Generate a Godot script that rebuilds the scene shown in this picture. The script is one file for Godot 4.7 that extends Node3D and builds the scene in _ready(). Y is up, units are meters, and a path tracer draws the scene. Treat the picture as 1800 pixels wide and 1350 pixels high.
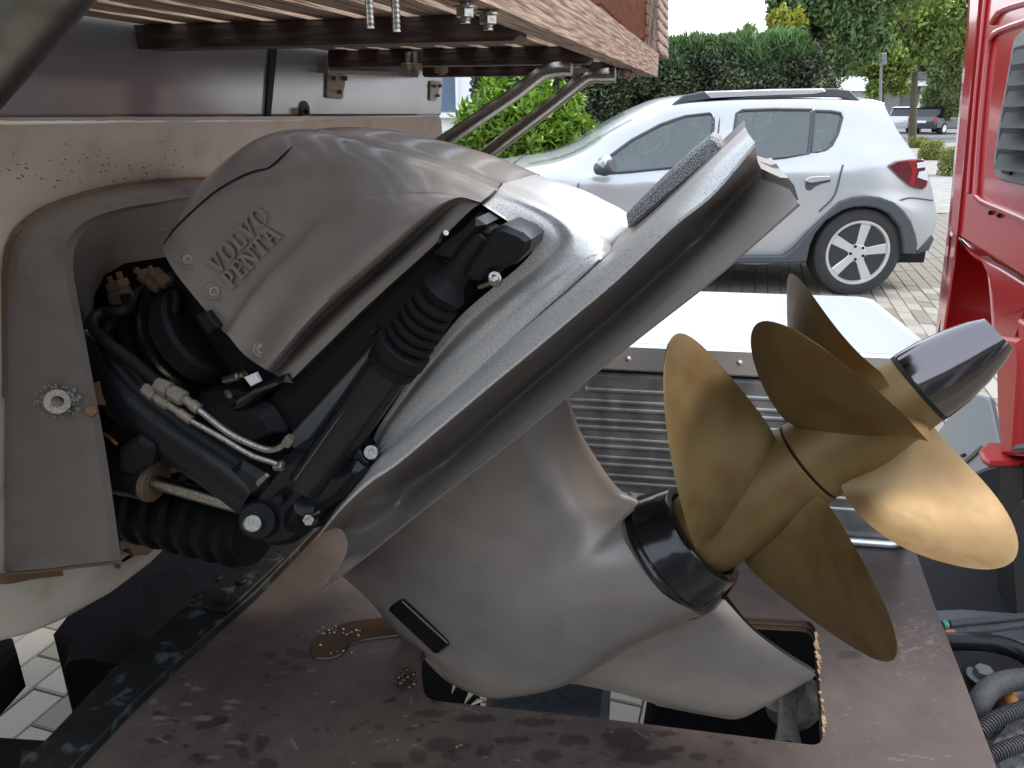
extends Node3D
# A boat's stern drive, tilted up over a board behind a red truck cab, with a parked car beyond.
# Frames: D = planes parallel to the drive's plane of symmetry, T = planes parallel to the boat's transom,
# H = horizontal planes, Z = upright planes facing the camera. Sizes are metres; the drive is about 0.9 m long.

const F := 1350.0
const PSI := 0.26
const CAM := Vector3(0, 1.4, 0)
var pitch := atan(485.0 / 1350.0)
var NN := Vector3(-sin(PSI), 0, cos(PSI))
var AA := Vector3(cos(PSI), 0, sin(PSI))
var OO := Vector3.ZERO
var A0 := -0.4
var SP := Vector3.ZERO   # a point and the normal of the boat's raked stern
var SN := Vector3.RIGHT
var ZC := 6.0
var M := {}
var base := {}
var used := {}
var rng := RandomNumberGenerator.new()

func ray(x: float, y: float) -> Vector3:
	return Vector3((x - 900.0) / F, (675.0 - y) / F, -1.0).rotated(Vector3.RIGHT, -pitch)

func hit(x: float, y: float, p: Vector3, n: Vector3) -> Vector3:
	var r := ray(x, y)
	return CAM + r * ((p - CAM).dot(n) / r.dot(n))

func D(x: float, y: float, n: float) -> Vector3:
	return hit(x, y, OO + NN * n, NN)

func T(x: float, y: float, a: float) -> Vector3:
	return hit(x, y, OO + AA * a, AA)

func H(x: float, y: float, h: float) -> Vector3:
	return hit(x, y, Vector3(0, h, 0), Vector3.UP)

func Z(x: float, y: float, z: float) -> Vector3:
	return hit(x, y, Vector3(0, 0, -z), Vector3.BACK)

func C(x: float, y: float, n: float) -> Vector3:
	return Z(x, y, ZC - n)

func len_of(px: float, p: Vector3) -> float:
	var fw := ray(900, 675).normalized()
	return px * (p - CAM).dot(fw) / F

func to_px(p: Vector3) -> Vector2:
	var q := (p - CAM).rotated(Vector3.RIGHT, pitch)
	return Vector2(900.0 + F * q.x / -q.z, 675.0 - F * q.y / -q.z)

func mirror(p: Vector3) -> Vector3:
	return p - NN * (2.0 * (p - OO).dot(NN))

# ---------------------------------------------------------------- mesh building
class Mb:
	var v := PackedVector3Array()
	var u := PackedVector2Array()
	func tri(a: Vector3, b: Vector3, c: Vector3, ua := Vector2.ZERO, ub := Vector2.ZERO, uc := Vector2.ZERO) -> void:
		v.append(a); v.append(b); v.append(c)
		u.append(ua); u.append(ub); u.append(uc)
	func quad(a: Vector3, b: Vector3, c: Vector3, d: Vector3, ua := Vector2.ZERO, ub := Vector2.ZERO, uc := Vector2.ZERO, ud := Vector2.ZERO) -> void:
		if a.distance_squared_to(b) > 1e-14 and b.distance_squared_to(c) > 1e-14 and a.distance_squared_to(c) > 1e-14:
			tri(a, b, c, ua, ub, uc)
		if a.distance_squared_to(c) > 1e-14 and c.distance_squared_to(d) > 1e-14 and a.distance_squared_to(d) > 1e-14:
			tri(a, c, d, ua, uc, ud)
	func orient(from: int, hint := Vector3.ZERO) -> void:
		var mid := Vector3.ZERO
		for i in range(from, v.size()):
			mid += v[i]
		mid /= maxf(1.0, v.size() - from)
		var s := 0.0
		for i in range(from, v.size(), 3):
			var n := (v[i + 2] - v[i]).cross(v[i + 1] - v[i])
			s += n.dot(hint) if hint != Vector3.ZERO else n.dot((v[i] + v[i + 1] + v[i + 2]) / 3.0 - mid)
		if s < 0.0:
			for i in range(from, v.size(), 3):
				var t := v[i + 1]; v[i + 1] = v[i + 2]; v[i + 2] = t
				var q := u[i + 1]; u[i + 1] = u[i + 2]; u[i + 2] = q
	func grid(rows: Array, around := false, hint := Vector3.ZERO) -> void:
		var from := v.size()
		var across := 0.0
		for i in rows.size() - 1:
			var a: PackedVector3Array = rows[i]
			var b: PackedVector3Array = rows[i + 1]
			var step := a[a.size() / 2].distance_to(b[b.size() / 2])
			var along := 0.0
			for j in (a.size() if around else a.size() - 1):
				var k := (j + 1) % a.size()
				var st := a[j].distance_to(a[k])
				st = maxf(st, b[j].distance_to(b[k]))
				quad(a[j], a[k], b[k], b[j], Vector2(along, across), Vector2(along + st, across), Vector2(along + st, across + step), Vector2(along, across + step))
				along += st
			across += step
		orient(from, hint)
	func add(o: Mb) -> void:
		v.append_array(o.v)
		u.append_array(o.u)
	func lathe(p: Vector3, q: Vector3, prof: Array, seg := 24, ribs := []) -> void:
		# prof: pairs of [share of the way from p to q, radius]
		var ax := (q - p).normalized()
		var x := ax.cross(Vector3.UP if absf(ax.y) < 0.9 else Vector3.RIGHT).normalized()
		var y := ax.cross(x)
		var rows := []
		for k in prof:
			var r := PackedVector3Array()
			for j in seg:
				var t := TAU * j / seg
				r.append(p.lerp(q, k[0]) + (x * cos(t) + y * sin(t)) * maxf(k[1], 1e-5))
			rows.append(r)
		var c0 := PackedVector3Array(); var c1 := PackedVector3Array()
		for j in seg:
			c0.append(p.lerp(q, prof[0][0])); c1.append(p.lerp(q, prof[-1][0]))
		rows.push_front(c0); rows.append(c1)
		grid(rows, true)
	func tube(pts: PackedVector3Array, rad, seg := 12, flat := 1.0, side := Vector3.ZERO) -> void:
		var rows := []
		var n := pts.size()
		var x := Vector3.ZERO
		for i in n:
			var t := (pts[mini(i + 1, n - 1)] - pts[maxi(i - 1, 0)]).normalized()
			if i == 0:
				x = side if side != Vector3.ZERO else t.cross(Vector3.UP if absf(t.y) < 0.9 else Vector3.RIGHT)
			x = (x - t * x.dot(t)).normalized()
			var y := t.cross(x)
			var r: float = rad if rad is float else rad[i]
			var row := PackedVector3Array()
			for j in seg:
				var w := TAU * j / seg
				row.append(pts[i] + x * (cos(w) * r) + y * (sin(w) * r * flat))
			rows.append(row)
		var c0 := PackedVector3Array(); var c1 := PackedVector3Array()
		c0.resize(seg); c0.fill(pts[0]); c1.resize(seg); c1.fill(pts[n - 1])
		rows.push_front(c0); rows.append(c1)
		grid(rows, true)
	func prism(p: PackedVector3Array, go: Vector3, bevel := 0.0) -> void:
		# the outline p (seen end), pushed along go, its rims bevelled
		var from := v.size()
		var w := go.normalized()
		var x := w.cross(Vector3.UP if absf(w.y) < 0.9 else Vector3.RIGHT).normalized()
		var y := w.cross(x)
		var n := p.size()
		var flat := PackedVector2Array()
		for q in p:
			flat.append(Vector2(q.dot(x), q.dot(y)))
		var area := 0.0
		for i in n:
			area += flat[i].cross(flat[(i + 1) % n])
		var inn := PackedVector3Array()
		for i in n:
			var e := (flat[i] - flat[(i + n - 1) % n]).normalized()
			var f := (flat[(i + 1) % n] - flat[i]).normalized()
			var m := Vector2(-e.y - f.y, e.x + f.x)
			m = m / maxf(0.3, m.length_squared()) * 2.0 * bevel * signf(area)
			inn.append(p[i] + x * m.x + y * m.y)
		var ids := Geometry2D.triangulate_polygon(flat)
		var rows := [p, Mb.moved(p, go)]
		if bevel > 0.0:
			rows = [inn, Mb.moved(p, w * bevel), Mb.moved(p, go - w * bevel), Mb.moved(inn, go)]
		var a: PackedVector3Array = rows[0]
		var b: PackedVector3Array = rows[-1]
		for i in range(0, ids.size(), 3):
			var i0 := ids[i]; var i1 := ids[i + 1]; var i2 := ids[i + 2]
			tri(a[i0], a[i2], a[i1], flat[i0], flat[i2], flat[i1])
			tri(b[i0], b[i1], b[i2], flat[i0], flat[i1], flat[i2])
		var mine := Mb.new()
		mine.grid(rows, true)
		# one consistent winding: compare a wall with the first cap
		var s := 0.0
		for i in range(0, mine.v.size(), 3):
			s += (mine.v[i + 2] - mine.v[i]).cross(mine.v[i + 1] - mine.v[i]).dot(w)
		v.append_array(mine.v); u.append_array(mine.u)
		var c := v.slice(from, v.size() - mine.v.size())
		var k := 0.0
		for i in range(0, c.size(), 6):
			k += (c[i + 2] - c[i]).cross(c[i + 1] - c[i]).dot(w)
		if k > 0.0:
			for i in range(from, from + c.size(), 3):
				var t := v[i + 1]; v[i + 1] = v[i + 2]; v[i + 2] = t
				var q := u[i + 1]; u[i + 1] = u[i + 2]; u[i + 2] = q
	func box(at: Vector3, b: Basis, size: Vector3, bevel := 0.0) -> void:
		var h := size * 0.5
		var p := PackedVector3Array()
		for c in [[-1, -1], [1, -1], [1, 1], [-1, 1]]:
			p.append(at + b.x * h.x * c[0] + b.y * h.y * c[1] - b.z * h.z)
		prism(p, b.z * size.z, bevel)
	static func moved(p: PackedVector3Array, d: Vector3) -> PackedVector3Array:
		var q := PackedVector3Array()
		for i in p:
			q.append(i + d)
		return q

func numbered(called: String) -> String:
	var k: int = used.get(called, 0)
	used[called] = k + 1
	return called if k == 0 else "%s_%03d" % [called, k]

func shape(mb: Mb, origin: Vector3, thr := 38.0) -> ArrayMesh:
	var n := mb.v.size()
	var fnorm := PackedVector3Array(); fnorm.resize(n / 3)
	var unit := PackedVector3Array(); unit.resize(n / 3)
	var head := {}
	var next := PackedInt32Array(); next.resize(n)
	for i in n:
		if i % 3 == 0:
			var f := (mb.v[i + 2] - mb.v[i]).cross(mb.v[i + 1] - mb.v[i])
			fnorm[i / 3] = f
			unit[i / 3] = f.normalized()
		var key := Vector3i((mb.v[i] * 40000.0).round())
		next[i] = head.get(key, -1)
		head[key] = i
	var norm := PackedVector3Array(); norm.resize(n)
	var c := cos(deg_to_rad(thr))
	for i in n:
		var f := unit[i / 3]
		var s := Vector3.ZERO
		var j: int = head[Vector3i((mb.v[i] * 40000.0).round())]
		while j >= 0:
			if unit[j / 3].dot(f) > c:
				s += fnorm[j / 3]
			j = next[j]
		norm[i] = s.normalized() if s.length_squared() > 1e-24 else f
	var arrays := []; arrays.resize(Mesh.ARRAY_MAX)
	var verts := PackedVector3Array(); verts.resize(n)
	for i in n:
		verts[i] = mb.v[i] - origin
	arrays[Mesh.ARRAY_VERTEX] = verts
	arrays[Mesh.ARRAY_NORMAL] = norm
	arrays[Mesh.ARRAY_TEX_UV] = mb.u
	var am := ArrayMesh.new()
	am.add_surface_from_arrays(Mesh.PRIMITIVE_TRIANGLES, arrays)
	return am

func tag(o: Node, label: String, category := "", group := "", kind := "") -> void:
	if label: o.set_meta("label", label)
	if category: o.set_meta("category", category)
	if group: o.set_meta("group", group)
	if kind: o.set_meta("kind", kind)

func thing(called: String, at: Vector3, label: String, category: String, group := "") -> Node3D:
	var o := Node3D.new()
	o.name = numbered(called)
	o.position = at
	base[o] = at
	tag(o, label, category, group)
	add_child(o)
	return o

func put(called: String, mb: Mb, mat: Material, parent: Node = null, thr := 38.0) -> MeshInstance3D:
	var o := MeshInstance3D.new()
	var at := Vector3.ZERO
	if parent == null:
		var lo := Vector3.INF; var hi := -Vector3.INF
		for q in mb.v:
			lo = lo.min(q); hi = hi.max(q)
		at = Vector3((lo.x + hi.x) / 2, lo.y, (lo.z + hi.z) / 2)
		o.position = at
		o.name = numbered(called)
		add_child(o)
	else:
		at = base[parent]
		o.name = called
		parent.add_child(o, true)
	base[o] = at
	o.mesh = shape(mb, at, thr)
	o.material_override = mat
	return o

# ---------------------------------------------------------------- curves and patches
func v3(flat: Array) -> PackedVector3Array:
	var p := PackedVector3Array()
	for i in range(0, flat.size(), 3):
		p.append(Vector3(flat[i], flat[i + 1], flat[i + 2]))
	return p

func spline(p: PackedVector3Array, m: int, even := true) -> PackedVector3Array:
	var n := p.size()
	var at := PackedFloat32Array([0.0])
	for i in n - 1:
		at.append(at[i] + (maxf(Vector2(p[i].x - p[i + 1].x, p[i].y - p[i + 1].y).length(), 1e-6) if even else 1.0))
	var out := PackedVector3Array()
	var k := 0
	for j in m:
		var t: float = at[n - 1] * j / (m - 1)
		while k < n - 2 and t > at[k + 1]:
			k += 1
		var w: float = (t - at[k]) / (at[k + 1] - at[k])
		var a := p[maxi(k - 1, 0)]; var b := p[k]; var c := p[k + 1]; var d := p[mini(k + 2, n - 1)]
		var l := at[k + 1] - at[k]
		var m0 := (c - a) / ((at[k + 1] - at[maxi(k - 1, 0)]) if even else (2.0 if k > 0 else 1.0)) * l
		var m1 := (d - b) / ((at[mini(k + 2, n - 1)] - at[k]) if even else (2.0 if k < n - 2 else 1.0)) * l
		var w2 := w * w; var w3 := w2 * w
		out.append(b * (2 * w3 - 3 * w2 + 1) + m0 * (w3 - 2 * w2 + w) + c * (-2 * w3 + 3 * w2) + m1 * (w3 - w2))
	return out

func patch(to: Callable, rows: Array, m := 40, k := 5) -> Array:
	# rows of flat x, y, n triples -> a smooth grid of points
	var fine := []
	for r in rows:
		fine.append(spline(v3(r), m))
	var out := []
	var steps := (fine.size() - 1) * k + 1 if k > 0 else fine.size()
	for i in steps:
		out.append(PackedVector3Array())
	for j in m:
		var col := PackedVector3Array()
		for r in fine:
			col.append(r[j])
		var c := spline(col, steps, false) if k > 0 else col
		for i in steps:
			out[i].append(to.call(c[i].x, c[i].y, c[i].z))
	return out

func both_sides(mb: Mb) -> void:
	var n := mb.v.size()
	for i in range(0, n, 3):
		mb.tri(mirror(mb.v[i]), mirror(mb.v[i + 2]), mirror(mb.v[i + 1]), mb.u[i], mb.u[i + 2], mb.u[i + 1])

func px(to: Callable, flat: Array, n: float) -> PackedVector3Array:
	var p := PackedVector3Array()
	for i in range(0, flat.size(), 2):
		p.append(to.call(flat[i], flat[i + 1], n))
	return p

func px3(to: Callable, flat: Array) -> PackedVector3Array:
	var p := PackedVector3Array()
	for q in v3(flat):
		p.append(to.call(q.x, q.y, q.z))
	return p

func round_off(flat: Array, r: float, seg := 4) -> Array:
	# a pixel outline with its corners rounded
	var p := PackedVector2Array()
	for i in range(0, flat.size(), 2):
		p.append(Vector2(flat[i], flat[i + 1]))
	var out := []
	for i in p.size():
		var a := p[(i + p.size() - 1) % p.size()]; var b := p[i]; var c := p[(i + 1) % p.size()]
		var q := minf(r, minf(a.distance_to(b), b.distance_to(c)) * 0.45)
		var s := b + (a - b).normalized() * q
		var e := b + (c - b).normalized() * q
		for k in seg + 1:
			var t := float(k) / seg
			var w := s.lerp(b, t).lerp(b.lerp(e, t), t)
			out.append(w.x); out.append(w.y)
	return out

func smooth3(to: Callable, flat: Array, m: int) -> PackedVector3Array:
	var p := PackedVector3Array()
	for q in spline(v3(flat), m):
		p.append(to.call(q.x, q.y, q.z))
	return p

func slab(to: Callable, flat: Array, n: float, go: Vector3, bevel := 0.0, corner := 0.0) -> Mb:
	var mb := Mb.new()
	mb.prism(px(to, round_off(flat, corner) if corner > 0.0 else flat, n), go, bevel)
	return mb

func rod(to: Callable, a: Array, b: Array, prof: Array, seg := 24) -> Mb:
	# prof radii in pixels at the middle of the rod
	var p: Vector3 = to.call(a[0], a[1], a[2])
	var q: Vector3 = to.call(b[0], b[1], b[2])
	var s := len_of(1.0, (p + q) * 0.5)
	var mb := Mb.new()
	var pr := []
	for k in prof:
		pr.append([k[0], k[1] * s])
	mb.lathe(p, q, pr, seg)
	return mb

func pipe(to: Callable, flat: Array, r: float, m := 24, seg := 12) -> Mb:
	var pts := smooth3(to, flat, m)
	var mb := Mb.new()
	mb.tube(pts, len_of(r, pts[m / 2]), seg)
	return mb

func ribbed(to: Callable, flat: Array, r: float, ribs: int, deep := 0.2, seg := 16) -> Mb:
	# a corrugated hose
	var m := ribs * 4 + 1
	var pts := smooth3(to, flat, m)
	var rad := []
	var s := len_of(r, pts[m / 2])
	for i in m:
		rad.append(s * (1.0 - deep * [0.0, 0.0, 1.0, 1.0][i % 4]))
	var mb := Mb.new()
	mb.tube(pts, rad, seg)
	return mb

func bolt(at: Vector3, dir: Vector3, r: float, high: float, mb: Mb, washer := 0.0, sides := 6) -> void:
	dir = dir.normalized()
	if washer > 0.0:
		mb.lathe(at, at + dir * high * 0.3, [[0, washer], [0.7, washer], [1, washer * 0.94]], 20)
		at += dir * high * 0.3
	mb.lathe(at, at + dir * high, [[0, r], [0.85, r], [1, r * 0.88]], sides)

# ---------------------------------------------------------------- materials
func noise(sd: int, freq: float, oct: int, stops: Array, size := 512, kind := FastNoiseLite.TYPE_SIMPLEX_SMOOTH) -> NoiseTexture2D:
	var f := FastNoiseLite.new()
	f.seed = sd; f.frequency = freq; f.fractal_octaves = oct; f.noise_type = kind
	var t := NoiseTexture2D.new()
	t.width = size; t.height = size; t.seamless = true; t.noise = f
	if stops.size():
		var g := Gradient.new()
		var off := PackedFloat32Array(); var col := PackedColorArray()
		for s in stops:
			off.append(s[0])
			col.append(s[1] if s[1] is Color else Color(s[1], s[1], s[1]))
		g.offsets = off; g.colors = col
		t.color_ramp = g
	return t

func mat(called: String, r: float, g: float, b: float, rough: float, metal := 0.0, o := {}) -> StandardMaterial3D:
	var m := StandardMaterial3D.new()
	m.resource_name = called
	m.albedo_color = Color(r, g, b).linear_to_srgb()
	m.roughness = rough
	m.metallic = metal
	if o.has("tex"):
		m.albedo_texture = o.tex
	if o.has("bump"):
		m.heightmap_enabled = true
		m.heightmap_texture = o.bump
		m.heightmap_scale = o.get("deep", 0.05)
	if o.has("rough"):
		m.roughness_texture = o.rough
	if o.has("size"):
		m.uv1_triplanar = true
		m.uv1_world_triplanar = true
		var s = o.size
		m.uv1_scale = Vector3.ONE / s if s is float else Vector3(1.0 / s.x, 1.0 / s.y, 1.0 / s.z)
	if o.has("uv"):
		m.uv1_scale = o.uv
	if o.has("coat"):
		m.clearcoat_enabled = true
		m.clearcoat = o.coat
		m.clearcoat_roughness = o.get("coat_rough", 0.1)
	if o.has("spec"):
		m.metallic_specular = o.spec
	if o.has("back"):
		m.backlight_enabled = true
		m.backlight = o.back
	M[called] = m
	return m

func _ready() -> void:
	rng.seed = 7
	# ---- camera, sky, light
	var cam := Camera3D.new()
	cam.name = "camera"
	cam.position = CAM
	cam.rotation.x = -pitch
	cam.fov = 2.0 * rad_to_deg(atan(675.0 / F))
	cam.near = 0.02
	cam.far = 600.0
	add_child(cam)
	var env := Environment.new()
	env.background_mode = Environment.BG_SKY
	var sky := ProceduralSkyMaterial.new()
	sky.sky_top_color = Color(0.80, 0.86, 0.93)
	sky.sky_horizon_color = Color(0.97, 0.98, 1.0)
	sky.sky_curve = 0.25
	sky.ground_bottom_color = Color(0.45, 0.44, 0.42)
	sky.ground_horizon_color = Color(0.7, 0.7, 0.69)
	sky.sky_energy_multiplier = 1.0
	env.sky = Sky.new()
	env.sky.sky_material = sky
	env.background_energy_multiplier = 1.0
	env.tonemap_mode = Environment.TONE_MAPPER_LINEAR
	env.tonemap_exposure = 3.0
	env.sdfgi_enabled = true
	env.ssao_enabled = true
	env.ssil_enabled = true
	var we := WorldEnvironment.new()
	we.name = "world"
	we.environment = env
	add_child(we)
	var sun := DirectionalLight3D.new()
	sun.name = "sun"
	sun.light_color = Color(1.0, 0.96, 0.9)
	sun.light_energy = 0.4
	sun.light_angular_distance = 14.0
	sun.shadow_enabled = true
	sun.rotation = Vector3(deg_to_rad(-52), deg_to_rad(105), 0)
	add_child(sun)
	# ---- frames
	OO = CAM + ray(900, 675) * (0.72 / cos(pitch))
	A0 = (D(10, 700, 0.15) - OO).dot(AA)
	SP = D(10, 450, 0.145)
	SN = NN.cross(D(10, 1006, 0.145) - SP).normalized()
	if SN.dot(AA) < 0: SN = -SN
	var foot := ray(1500, 519)
	ZC = foot.z * CAM.y / foot.y
	materials()
	ground()
	background()
	hedge()
	silver_car()
	truck()
	hull()
	transom_shield()
	platform()
	board()
	chassis()
	box()
	drive()
	propellers()
	linkage()
	details()

func materials() -> void:
	var soft := noise(3, 0.012, 6, [[0.0, 0.88], [0.5, 0.96], [1.0, 1.0]])
	var fine := noise(5, 0.06, 3, [])
	var grain := noise(9, 0.25, 2, [])
	var blot := noise(11, 0.02, 5, [[0.0, 0.55], [0.5, 0.9], [1.0, 1.0]])
	M["fine"] = null
	var smear := noise(13, 0.008, 5, [[0.0, 0.62], [0.45, 0.8], [1.0, 1.0]])
	mat("taupe_gloss", 0.275, 0.246, 0.228, 1.0, 0.22, {"coat": 0.45, "coat_rough": 0.12, "tex": soft, "rough": noise(15, 0.02, 4, [[0.0, 0.26], [1.0, 0.46]]), "size": 0.35})
	mat("taupe", 0.240, 0.212, 0.194, 1.0, 0.2, {"tex": soft, "rough": noise(15, 0.02, 4, [[0.0, 0.26], [1.0, 0.46]]), "size": 0.35, "bump": noise(16, 0.004, 2, []), "deep": 0.02})
	mat("lit_wet_taupe", 0.54, 0.53, 0.515, 0.33, 0.3, {"tex": noise(17, 0.35, 2, [[0.0, 0.5], [0.22, 0.62], [0.34, 0.97], [1.0, 1.0]], 512), "size": 0.30, "bump": noise(16, 0.004, 2, []), "deep": 0.02})  # paler taupe: wet residue and the light falling there, both in the colour
	mat("shield", 0.175, 0.150, 0.137, 1.0, 0.15, {"tex": soft, "rough": noise(19, 0.015, 4, [[0.0, 0.28], [1.0, 0.5]]), "size": 0.3, "bump": noise(16, 0.006, 2, []), "deep": 0.03})
	mat("black_paint", 0.009, 0.010, 0.012, 0.28, 0.0, {"spec": 0.36, "bump": fine, "deep": 0.012, "size": 0.08})
	mat("matt_black", 0.009, 0.009, 0.010, 0.6, 0.0, {"spec": 0.35, "bump": grain, "deep": 0.01, "size": 0.08})
	mat("gunmetal", 0.11, 0.118, 0.125, 0.34, 0.2, {})
	mat("rubber", 0.008, 0.008, 0.009, 0.52, 0.0, {"spec": 0.3, "bump": fine, "deep": 0.01, "size": 0.05})
	mat("gloss_black", 0.009, 0.009, 0.010, 0.16, 0.0, {"bump": noise(16, 0.01, 2, []), "deep": 0.03, "size": 0.1})
	mat("bronze", 0.200, 0.140, 0.056, 1.0, 0.4, {"tex": noise(21, 0.01, 5, [[0.0, Color(0.84, 0.74, 0.66)], [0.5, Color(0.95, 0.92, 0.9)], [1.0, Color(1, 1, 1)]]), "rough": noise(22, 0.02, 4, [[0.0, 0.43], [1.0, 0.60]]), "size": 0.25, "bump": grain, "deep": 0.004})
	mat("dark_chrome", 0.15, 0.135, 0.14, 0.13, 1.0, {"bump": noise(16, 0.01, 2, []), "deep": 0.01, "size": 0.1})
	mat("steel", 0.42, 0.40, 0.36, 0.28, 1.0, {"tex": blot, "size": 0.04})
	mat("old_steel", 0.36, 0.315, 0.25, 0.45, 0.6, {"tex": blot, "size": 0.03, "bump": fine, "deep": 0.03})
	mat("crust", 0.30, 0.255, 0.20, 0.8, 0.2, {"tex": noise(23, 0.05, 4, [[0.0, Color(0.45, 0.3, 0.22)], [0.5, Color(0.8, 0.7, 0.6)], [1.0, Color(1, 1, 1)]]), "size": 0.04, "bump": noise(24, 0.06, 4, []), "deep": 0.12})
	mat("zinc", 0.50, 0.50, 0.51, 0.62, 0.5, {"tex": noise(25, 0.09, 3, [[0.0, 0.25], [0.42, 0.45], [0.55, 0.95], [1.0, 1.0]]), "size": 0.06, "bump": noise(25, 0.09, 3, []), "deep": 0.12})
	mat("hull_cream", 0.52, 0.475, 0.43, 0.42, 0.0, {"tex": noise(27, 0.009, 6, [[0.0, Color(0.8, 0.74, 0.66)], [0.35, Color(0.95, 0.93, 0.9)], [1.0, Color(1, 1, 1)]]), "size": 0.5, "bump": noise(28, 0.05, 4, []), "deep": 0.02})
	mat("hull_grey", 0.165, 0.168, 0.175, 0.2, 0.0, {"bump": noise(29, 0.006, 2, []), "deep": 0.03, "size": 0.5, "spec": 0.75})
	mat("teak", 0.40, 0.315, 0.255, 0.75, 0.0, {"tex": noise(31, 0.03, 3, [[0.0, Color(0.45, 0.38, 0.34)], [0.45, Color(0.8, 0.74, 0.7)], [1.0, Color(1, 1, 1)]]), "bump": noise(32, 0.03, 3, []), "deep": 0.12, "uv": Vector3(11.0, 0.55, 1)})
	mat("beam", 0.10, 0.058, 0.036, 0.6, 0.0, {"tex": noise(33, 0.03, 5, [[0.0, Color(0.2, 0.18, 0.18)], [0.5, Color(0.62, 0.55, 0.5)], [1.0, Color(1, 1, 1)]]), "bump": noise(32, 0.05, 3, []), "deep": 0.05, "uv": Vector3(9, 0.8, 1)})
	mat("mahogany", 0.235, 0.085, 0.043, 0.34, 0.0, {"tex": noise(35, 0.02, 4, [[0.0, 0.75], [1.0, 1.0]]), "uv": Vector3(14, 3, 1)})
	mat("frame_black", 0.10, 0.112, 0.115, 0.5, 0.0, {"spec": 0.35, "tex": noise(37, 0.014, 6, [[0.0, 0.26], [0.68, 0.33], [0.76, 0.6], [1.0, 0.8]]), "size": 0.3, "bump": fine, "deep": 0.05})
	mat("frame_chip", 0.07, 0.08, 0.085, 0.55, 0.0, {})
	mat("white_paint", 0.8, 0.81, 0.83, 0.35, 0.0, {})
	mat("alu", 0.55, 0.54, 0.52, 0.46, 0.8, {"tex": smear, "size": 0.25, "bump": noise(39, 0.01, 3, []), "deep": 0.02})
	mat("alu_bright", 0.72, 0.72, 0.72, 0.35, 0.9, {})
	mat("grey_plastic", 0.26, 0.28, 0.30, 0.4, 0.0, {})
	mat("dark_plastic", 0.075, 0.075, 0.078, 0.55, 0.0, {"bump": grain, "deep": 0.01, "size": 0.05})
	mat("vent_plastic", 0.15, 0.148, 0.142, 0.5, 0.0, {"bump": grain, "deep": 0.01, "size": 0.05})
	mat("red_paint", 0.40, 0.018, 0.02, 0.2, 0.0, {"coat": 0.5, "coat_rough": 0.05, "bump": noise(16, 0.004, 2, []), "deep": 0.05, "size": 0.8})
	mat("bracket_red", 0.42, 0.028, 0.026, 0.32, 0.0, {"bump": fine, "deep": 0.02, "size": 0.1})
	mat("car_silver", 0.50, 0.50, 0.505, 0.26, 0.35, {"coat": 0.7})
	var cg := mat("car_glass", 0.16, 0.22, 0.21, 0.03, 0.0, {"spec": 1.0})
	cg.transparency = BaseMaterial3D.TRANSPARENCY_ALPHA
	cg.albedo_color.a = 0.14
	mat("car_seat", 0.05, 0.05, 0.055, 0.8)
	mat("cladding", 0.062, 0.067, 0.075, 0.5, 0.0, {})
	mat("tyre", 0.035, 0.034, 0.033, 0.8, 0.0, {"bump": fine, "deep": 0.1, "size": 0.1})
	mat("rim", 0.68, 0.68, 0.68, 0.3, 0.6, {})
	mat("lamp_red", 0.33, 0.012, 0.02, 0.12, 0.0, {"coat": 1.0})
	mat("lamp_dark", 0.12, 0.012, 0.022, 0.12, 0.0, {"coat": 1.0})
	mat("lamp_clear", 0.75, 0.76, 0.78, 0.1, 0.0, {"coat": 1.0})
	mat("paver", 0.215, 0.19, 0.152, 0.85, 0.0, {"tex": noise(41, 0.15, 4, [[0.0, 0.86], [1.0, 1.0]]), "size": 0.6, "bump": noise(42, 0.1, 3, []), "deep": 0.1})
	mat("joint_sand", 0.17, 0.15, 0.115, 0.95, 0.0, {"tex": smear, "size": 1.0})
	mat("asphalt", 0.16, 0.16, 0.165, 0.9, 0.0, {"tex": noise(43, 0.05, 4, [[0.0, 0.8], [1.0, 1.0]]), "size": 3.0})
	mat("wall_white", 0.80, 0.80, 0.79, 0.8, 0.0, {})
	mat("wall_grey", 0.20, 0.20, 0.205, 0.8, 0.0, {})
	mat("slate", 0.10, 0.105, 0.115, 0.7, 0.0, {})
	mat("pane", 0.12, 0.17, 0.23, 0.06, 0.0, {"spec": 0.7})
	mat("bark", 0.13, 0.105, 0.075, 0.9, 0.0, {"tex": noise(45, 0.03, 4, [[0.0, 0.6], [1.0, 1.0]]), "size": 0.4})
	mat("red_bark", 0.17, 0.095, 0.055, 0.9, 0.0, {})
	var leaf := func(called: String, r: float, g: float, b: float, rough: float) -> void:
		var m := mat(called, r, g, b, rough, 0.0, {"back": Color(r * 1.2, g * 1.3, b * 0.6).linear_to_srgb()})
		m.vertex_color_use_as_albedo = true
	(leaf as Callable).call("thuja_leaf", 0.085, 0.15, 0.05, 0.6)
	(leaf as Callable).call("hedge_leaf", 0.095, 0.135, 0.066, 0.6)
	(leaf as Callable).call("laurel_leaf", 0.14, 0.235, 0.025, 0.35)
	(leaf as Callable).call("tree_leaf", 0.19, 0.255, 0.05, 0.55)
	(leaf as Callable).call("dark_leaf", 0.10, 0.165, 0.05, 0.55)
	(leaf as Callable).call("yellow_leaf", 0.26, 0.27, 0.03, 0.55)
	(leaf as Callable).call("pale_leaf", 0.18, 0.23, 0.085, 0.6)
	(leaf as Callable).call("grass_blade", 0.17, 0.20, 0.06, 0.7)
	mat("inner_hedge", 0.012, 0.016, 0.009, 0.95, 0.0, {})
	mat("forecourt", 0.33, 0.315, 0.29, 0.9, 0.0, {"tex": noise(51, 0.02, 5, [[0.0, 0.8], [1.0, 1.0]]), "size": 4.0})
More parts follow.
